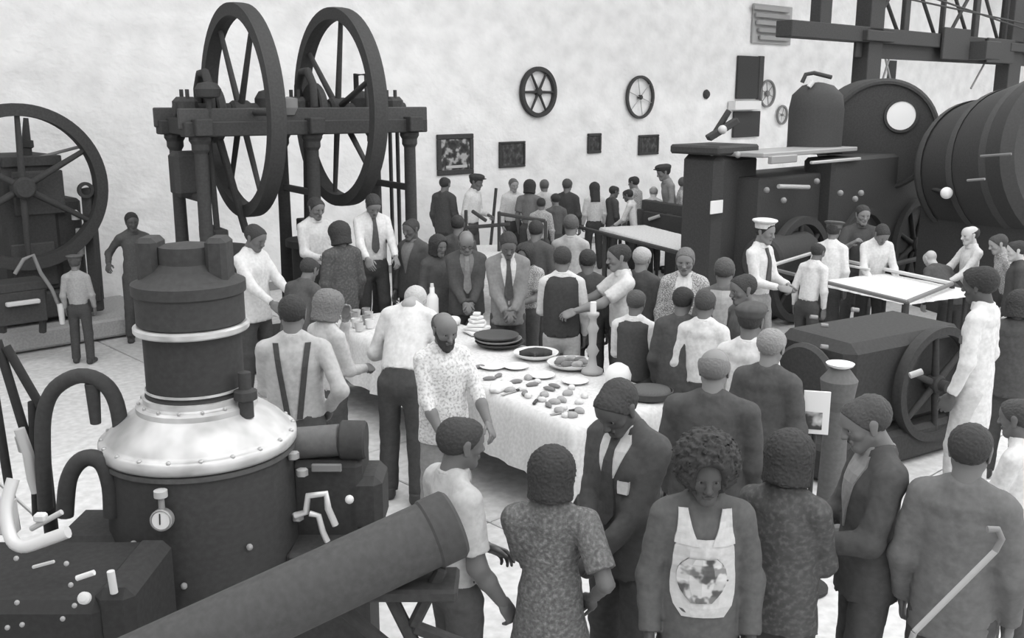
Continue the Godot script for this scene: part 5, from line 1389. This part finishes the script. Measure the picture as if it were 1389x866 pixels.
# ---------------------------------------------------------------- the crowd
func crowd() -> void:
	var floral := printed("floral", steps(0.05, [[0.0, 0.32], [0.42, 0.38], [0.52, 0.46], [0.6, 0.4], [0.75, 0.52], [1.0, 0.56]], 61), 1.5)
	var plaid := printed("plaid", steps(0.06, [[0.0, 0.35], [0.5, 0.5], [0.55, 0.75], [1.0, 0.85]], 62), 2.2)
	var leaf := printed("leaf", steps(0.045, [[0.0, 0.6], [0.35, 0.68], [0.45, 0.84], [1.0, 0.9]], 63), 1.6)
	var knit := printed("knit", steps(0.05, [[0.0, 0.3], [0.5, 0.33], [0.7, 0.39], [1.0, 0.43]], 64), 1.2)
	var tee := printed("tee", steps(0.03, [[0.0, 0.28], [0.4, 0.36], [0.48, 0.6], [0.56, 0.8], [1.0, 0.85]], 66), 0.7)
	# along the far wall
	person("man in dark clothes standing under the largest framed picture", 604, 240, {"d": 16.6, "f": 150, "top": "jacket", "tc": 0.34})
	var pole := person("broad man in a dark flat cap and white shirt by the wall", 648, 235, {"d": 16.4, "f": 60, "hat": "flatcap", "g": 1.2, "L": "hold", "lean": 8})
	var ph: Vector3 = pole.get_meta("hands")[1]
	single("pole", rod(Vector3(0, -0.75, 0), Vector3(0.12, 0.45, 0), 0.025), iron(0.33), Transform3D(Basis.IDENTITY, ph), "dark pole held by the man in the flat cap", "pole")
	person("fair-haired person in a white shirt below the dark square picture", 697, 242, {"d": 17.2, "f": 20, "hc": 0.5, "sk": 0.6, "g": 1.2})
	person("dark-haired woman seen from behind next to the fair-haired person", 719, 243, {"d": 16.9, "f": 170, "hair": "bob", "top": "short", "tc": 0.5, "bc": 0.35})
	person("grey-haired man in pale clothes behind the dark-haired woman", 738, 243, {"d": 17.4, "f": 190, "hc": 0.5, "tc": 0.84})
	person("man in a black jacket seen from behind by the far wall", 770, 242, {"d": 16.8, "f": 165, "top": "jacket", "tc": 0.3, "hc": 0.4, "g": 1.1})
	person("dark-haired boy left of the black-jacketed man at the wall", 753, 262, {"d": 16.2, "f": 200, "tc": 0.4})
	person("small dark-haired child in a striped pale top by the wall", 734, 268, {"d": 15.8, "f": 180, "tm": plaid})
	person("woman with long dark hair and a white blouse near the far table", 806, 247, {"d": 17.7, "f": 195, "hair": "long", "hc": 0.3, "tc": 0.88, "g": 1.15})
	person("dark-haired man with a raised face behind the white-shirted boy", 859, 239, {"d": 18.0, "f": -120, "tm": plaid, "sk": 0.5})
	person("boy in a white shirt bending at the far table's end", 850, 257, {"d": 17.3, "f": -110, "tc": 0.88, "lean": 15, "L": "table", "R": "table"})
	person("slim person in dark clothes between the far wall and table", 834, 252, {"d": 17.7, "f": 120, "top": "jacket", "tc": 0.36, "sw": 0.15})
	person("man in a dark peaked cap leaning beside the locomotive front", 898, 222, {"d": 17.3, "f": -70, "hat": "flatcap", "hair": "short", "tc": 0.6, "lean": 12, "sk": 0.5, "L": "hold"})
	person("man in a dark waistcoat and white sleeves behind the dark bench", 887, 252, {"d": 17.5, "f": 175, "vest": 0.33, "hc": 0.8, "hair": "fringe", "sk": 0.75})
	person("person in a grey striped top tucked behind the locomotive's front", 930, 240, {"d": 17.0, "f": 100, "tm": plaid, "sk": 0.55, "hc": 0.45})
	# left of the hall
	person("dark silhouetted figure with arms akimbo against the wall", 178, 288, {"d": 12.2, "f": 10, "tc": 0.4, "bc": 0.38, "top": "long", "L": "akimbo", "R": Vector3(0.34, 1.08, 0.05), "sk": 0.36, "hc": 0.3, "sw": 0.17})
	person("child in a pale top seen from behind at the left engine", 101, 345, {"d": 11.2, "f": 165, "hat": "roundcap", "hatc": 0.42, "tc": 0.68, "hc": 0.4, "sk": 0.45, "g": 1.05})
	person("man in a loose white shirt reaching over the table's far end", 350, 306, {"d": 9.7, "f": 48, "top": "long", "tc": 0.88, "L": "table", "R": "table", "hp": 22, "g": 1.2})
	person("short-haired man in a white shirt in front of the engine columns", 430, 268, {"d": 10.9, "on": 0.25, "f": 30, "tc": 0.86, "L": "hold", "R": "hold", "hp": 15, "sk": 0.45})
	person("dark-haired woman in a dark checked jacket by the white-shirted man", 458, 299, {"d": 10.4, "f": -150, "top": "jacket", "tm": knit, "hair": "bob"})
	person("man in white shirt and dark tie looking down behind the table", 508, 266, {"d": 11.05, "on": 0.25, "f": 15, "tc": 0.88, "tie": 0.36, "hp": 32, "L": "table", "R": "table", "g": 1.2, "sk": 0.48})
	person("heavy man in a black suit at the right engine column", 556, 297, {"h": 1.7, "f": -40, "top": "jacket", "tc": 0.35, "g": 1.2, "vfront": 0.5, "hc": 0.31, "sk": 0.36})
	person("crouched dark-jacketed man between the braces and the table end", 423, 350, {"h": 1.6, "f": 140, "top": "jacket", "tc": 0.36, "lean": 25, "L": "table", "R": "table"})
	person("man in pale shirt with dark crossed braces seen from behind", 396, 398, {"d": 6.25, "f": 172, "tc": 0.74, "braces": 0.32, "bc": 0.34, "g": 1.3, "sw": 0.185, "hc": 0.3, "L": "hold", "R": "akimbo"})
	person("fair curly-haired woman in a pale shirt beside the braced man", 448, 391, {"d": 7.2, "f": 125, "hair": "bob", "hc": 0.56, "tc": 0.78, "L": "face", "R": "hold", "bc": 0.34, "sk": 0.55, "g": 1.1})
	person("man in a bright white shirt bending deeply over the table", 568, 402, {"d": 7.75, "f": 166, "lean": 36, "tc": 0.86, "bc": 0.34, "L": "table", "R": "table", "hp": 60, "g": 1.15, "hc": 0.88, "sk": 0.6})
	person("bearded balding man in a pale patterned shirt facing the camera", 605, 425, {"d": 6.35, "f": 22, "tm": leaf, "top": "long", "hair": "fringe", "beard": 0.32, "hp": 14, "L": Vector3(0.2, 0.98, 0.34), "R": Vector3(0.13, 0.92, 0.28), "g": 1.2, "sk": 0.44, "bc": 0.62, "hc": 0.35, "roll_up": 0.5, "bare": true})
	# behind the long table
	person("small dark-haired person seen from behind left of the white table", 621, 291, {"h": 1.68, "f": 175, "top": "jacket", "tc": 0.35})
	person("bald man in glasses, dark suit and grey tie behind the bottle", 633, 315, {"h": 1.70, "f": 5, "top": "jacket", "tc": 0.35, "vfront": 0.5, "tie": 0.55, "hair": "fringe", "glasses": 1, "hp": 25, "L": "clasp", "R": "clasp", "sk": 0.46, "g": 1.15})
	person("woman in a dark jacket left of the bald bespectacled man", 596, 318, {"h": 1.57, "f": 30, "top": "jacket", "tc": 0.35, "hair": "bob", "L": "hold", "sk": 0.42})
	person("man in a grey suit jacket and dark tie facing the baskets", 690, 317, {"h": 1.76, "f": 5, "top": "jacket", "tc": 0.56, "vfront": 0.86, "vlow": 1.02, "tie": 0.36, "bc": 0.33, "hp": 24, "L": "clasp", "R": "clasp", "sk": 0.4})
	person("dark-suited man turned away behind the grey-suited man", 728, 298, {"h": 1.70, "f": 165, "top": "jacket", "tc": 0.36, "bc": 0.34})
	person("dark-haired woman in a patterned top beside the grey-suited man", 712, 330, {"h": 1.53, "f": -30, "tm": plaid, "top": "short", "hair": "bob", "L": "hold", "bc": 0.34})
	person("grey-haired man in a pale grey shirt before the far table rail", 775, 290, {"h": 1.76, "f": 175, "tc": 0.7, "hc": 0.45, "L": "hold", "R": "hold", "bc": 0.36})
	person("man in black waistcoat and pale trousers with his back turned", 763, 333, {"h": 1.72, "f": 180, "tc": 0.86, "vest": 0.3, "bc": 0.74, "hc": 0.32, "g": 1.1, "L": "hold", "R": "down"})
	person("man in black next to the waistcoated man, back turned", 797, 337, {"h": 1.66, "f": 185, "top": "jacket", "tc": 0.35, "hc": 0.3, "sw": 0.15})
	person("man in a short-sleeved white shirt reaching to the left", 838, 331, {"h": 1.74, "f": -75, "top": "short", "tc": 0.86, "L": "fwd", "R": "fwd", "bc": 0.33, "sk": 0.5})
	person("white-haired man in a dark jacket below the far white table", 872, 334, {"h": 1.68, "f": 160, "top": "jacket", "tc": 0.35, "hc": 0.82, "sk": 0.5})
	person("man in a pale checked jacket and white shirt facing the camera", 930, 336, {"h": 1.72, "f": -5, "top": "jacket", "tm": plaid, "vfront": 0.88, "vlow": 1.0, "hc": 0.5, "sk": 0.5, "L": "hold"})
	person("white-sleeved man in a dark waistcoat just right of the turned post", 864, 392, {"d": 7.8, "f": 165, "tc": 0.88, "vest": 0.33, "L": "hold", "R": "down", "hc": 0.4})
	person("dark-haired man in a black jacket left of the white-bloused woman", 928, 388, {"d": 7.5, "f": 165, "top": "jacket", "tc": 0.35, "hc": 0.28, "g": 1.1})
	person("woman in a white blouse standing right of the black-jacketed man", 958, 392, {"h": 1.62, "f": 170, "tc": 0.88, "hair": "short", "hc": 0.36})
	person("man whose dark grey jacket shows a pale V on the back", 984, 348, {"h": 1.74, "f": 175, "top": "jacket", "tc": 0.42, "vback": 0.74, "hc": 0.42})
	person("dark-haired man standing behind the capped woman on the right", 1007, 372, {"h": 1.7, "f": -60, "top": "jacket", "tc": 0.4, "hc": 0.3})
	person("man in a white cap, white shirt and dark tie by the rails", 1040, 296, {"h": 1.78, "f": 60, "tc": 0.88, "hat": "roundcap", "hatc": 0.86, "tie": 0.36, "L": "hold", "R": "hold", "bc": 0.6, "sk": 0.5})
	person("woman in a dark flat cap and white blouse, back turned", 1021, 408, {"h": 1.7, "f": 165, "tc": 0.88, "hat": "flatcap", "hatc": 0.36, "bc": 0.34, "top": "long"})
	person("grey-haired man with a pale bag right of the capped woman", 1049, 444, {"h": 1.68, "f": 160, "top": "jacket", "tc": 0.36, "hc": 0.66, "sk": 0.5})
	person("fair-haired man in a dark jacket standing behind the afro-haired woman", 971, 470, {"h": 1.74, "f": 172, "top": "jacket", "tc": 0.35, "hc": 0.6, "hair": "fringe", "g": 1.25, "sk": 0.5, "sw": 0.2})
	# round the right-hand table
	person("man with a pale round cap and white shirt at the right table", 1133, 299, {"d": 11.75, "f": 165, "hat": "roundcap", "hatc": 0.4, "tc": 0.88, "lean": 10, "g": 1.2})
	person("dark-haired boy in a white shirt leaning on the right table", 1112, 330, {"d": 10.95, "f": 150, "tc": 0.88, "lean": 14, "sw": 0.16})
	person("bending man in a white shirt behind the right table", 1201, 308, {"d": 11.5, "f": 25, "tc": 0.88, "L": "table", "R": "table", "lean": 14, "hp": 30, "g": 1.2, "sk": 0.45})
	person("bald grey-headed man stooping at the right table's corner", 1258, 341, {"d": 11.6, "f": -140, "top": "jacket", "tc": 0.35, "hair": "none", "sk": 0.68, "lean": 48, "hp": 10})
	person("dark-clothed man with a bare forearm behind the right table", 1172, 278, {"d": 12.2, "f": 20, "top": "short", "tc": 0.33, "L": "fwd", "R": Vector3(0.2, 1.3, 0.3), "sk": 0.5})
	person("pale-shirted person gripping the rail at the right edge", 1316, 306, {"d": 11.4, "f": -60, "tc": 0.84, "L": "table", "R": "table", "sk": 0.72, "hair": "fringe"})
	person("man in a pale shirt between the rail and the right edge", 1352, 318, {"d": 11.0, "f": -70, "tm": plaid, "sk": 0.6, "hc": 0.36, "lean": 15, "R": "hold"})
	person("dark-jacketed man with a pale face at the far right edge", 1379, 326, {"d": 10.4, "f": -80, "top": "jacket", "tc": 0.32, "sk": 0.72})
	person("dark-haired figure in a white coat at the right edge", 1329, 362, {"d": 7.0, "f": -110, "top": "long", "tc": 0.88, "hair": "short", "hs": 1.08, "hc": 0.28, "sk": 0.33, "bc": 0.8, "sw": 0.15, "pocket": 0.5, "hem": 0.62})
	person("dark-jacketed woman close to the white-coated figure's right", 1386, 392, {"d": 7.6, "f": 175, "top": "jacket", "tc": 0.35, "hair": "bob", "hc": 0.3})
	# foreground
	person("short-haired man in a pale shirt and dark trousers by the pipe end", 628, 565, {"d": 4.1, "f": 115, "tc": 0.74, "bc": 0.33, "hc": 0.3, "R": Vector3(0.2, 0.9, 0.14), "L": Vector3(0.16, 1.0, 0.24), "top": "short", "sw": 0.16, "sk": 0.4})
	person("dark bobbed woman in a flowered dress with her back turned", 750, 602, {"d": 4.0, "f": 172, "top": "dress", "tm": floral, "hair": "bob", "hc": 0.28, "L": "clasp", "R": "akimbo", "sk": 0.4, "sw": 0.17})
	person("dark-suited man with white collar and bowed head, facing the table corner", 826, 525, {"d": 4.3, "f": -38, "hp": 32, "tie": 0.33, "vlow": 1.2, "g": 1.1, "top": "jacket", "tc": 0.35, "hc": 0.31, "vfront": 0.85, "L": "clasp", "R": "clasp", "sk": 0.33, "bc": 0.34, "pocket": 0.85})
	var w := person("woman with a large dark afro, printed T-shirt and open jacket", 962, 578, {"d": 3.75, "f": 8, "top": "jacket", "tc": 0.4, "inner": 0.82, "hair": "afro", "hc": 0.29, "hs": 0.86, "sk": 0.31, "print": tee, "L": "down", "R": "down", "bc": 0.34})
	person("dark-haired person in a dark knitted sweater facing the poster", 1076, 580, {"d": 4.05, "f": 165, "tm": knit, "hair": "bob", "hc": 0.29, "g": 1.15, "L": "hold", "R": "hold", "top": "long"})
	var r := person("dark-jacketed man in profile holding a small white card", 1166, 538, {"d": 4.2, "f": -70, "top": "jacket", "tc": 0.35, "hc": 0.36, "L": "hold", "R": "hold", "vfront": 0.6, "sk": 0.46, "hp": 20, "bc": 0.34})
	person("man in a grey suit with his back turned at lower right", 1321, 572, {"d": 3.9, "f": 172, "top": "jacket", "tc": 0.46, "hc": 0.3, "R": "down", "L": "down", "bc": 0.34})
	person("white-shirted person cut by the right edge of the picture", 1382, 540, {"d": 4.9, "f": -110, "tc": 0.88, "hc": 0.36, "L": "hold", "R": "hold"})
	var hc: Vector3 = (r.get_meta("hands")[0] + r.get_meta("hands")[1]) * 0.5
	single("card", box(0.09, 0.06, 0.004, 0.001), grey(0.92), Transform3D(Basis(Vector3.RIGHT, -0.5), hc + Vector3(0.0, 0.07, 0.03)), "small white card held by the dark-jacketed man in profile", "card")
	var st := thing("walking_stick", "pale walking stick leaning beside the grey-suited man's back", "walking stick", Transform3D(Basis.IDENTITY, at_height(1215, 890, 0.0)))
	var o := st.position
	var s0 := at_depth(1240, 858, 3.45) - o; var s1 := at_depth(1350, 748, 3.5) - o
	part("shaft", rod(s0, s1, 0.012), grey(0.62), st)
	part("handle", tube([s1, s1 + Vector3(0.02, 0.05, 0), s1 + Vector3(0.0, 0.09, 0), s1 + Vector3(-0.04, 0.09, 0)], 0.013), grey(0.5), st)
	part("lower_shaft", rod(Vector3(s0.x - 0.2, 0.0, s0.z - 0.05), s0, 0.012), grey(0.6), st)

func objects() -> void:
	wall_things()
	left_engine()
	twin_engine()
	dome_engine()
	corner_machine()
	big_pipe()
	locomotive()
	gantry()
	block_engine()
	tables()
	table_things()
	crowd()
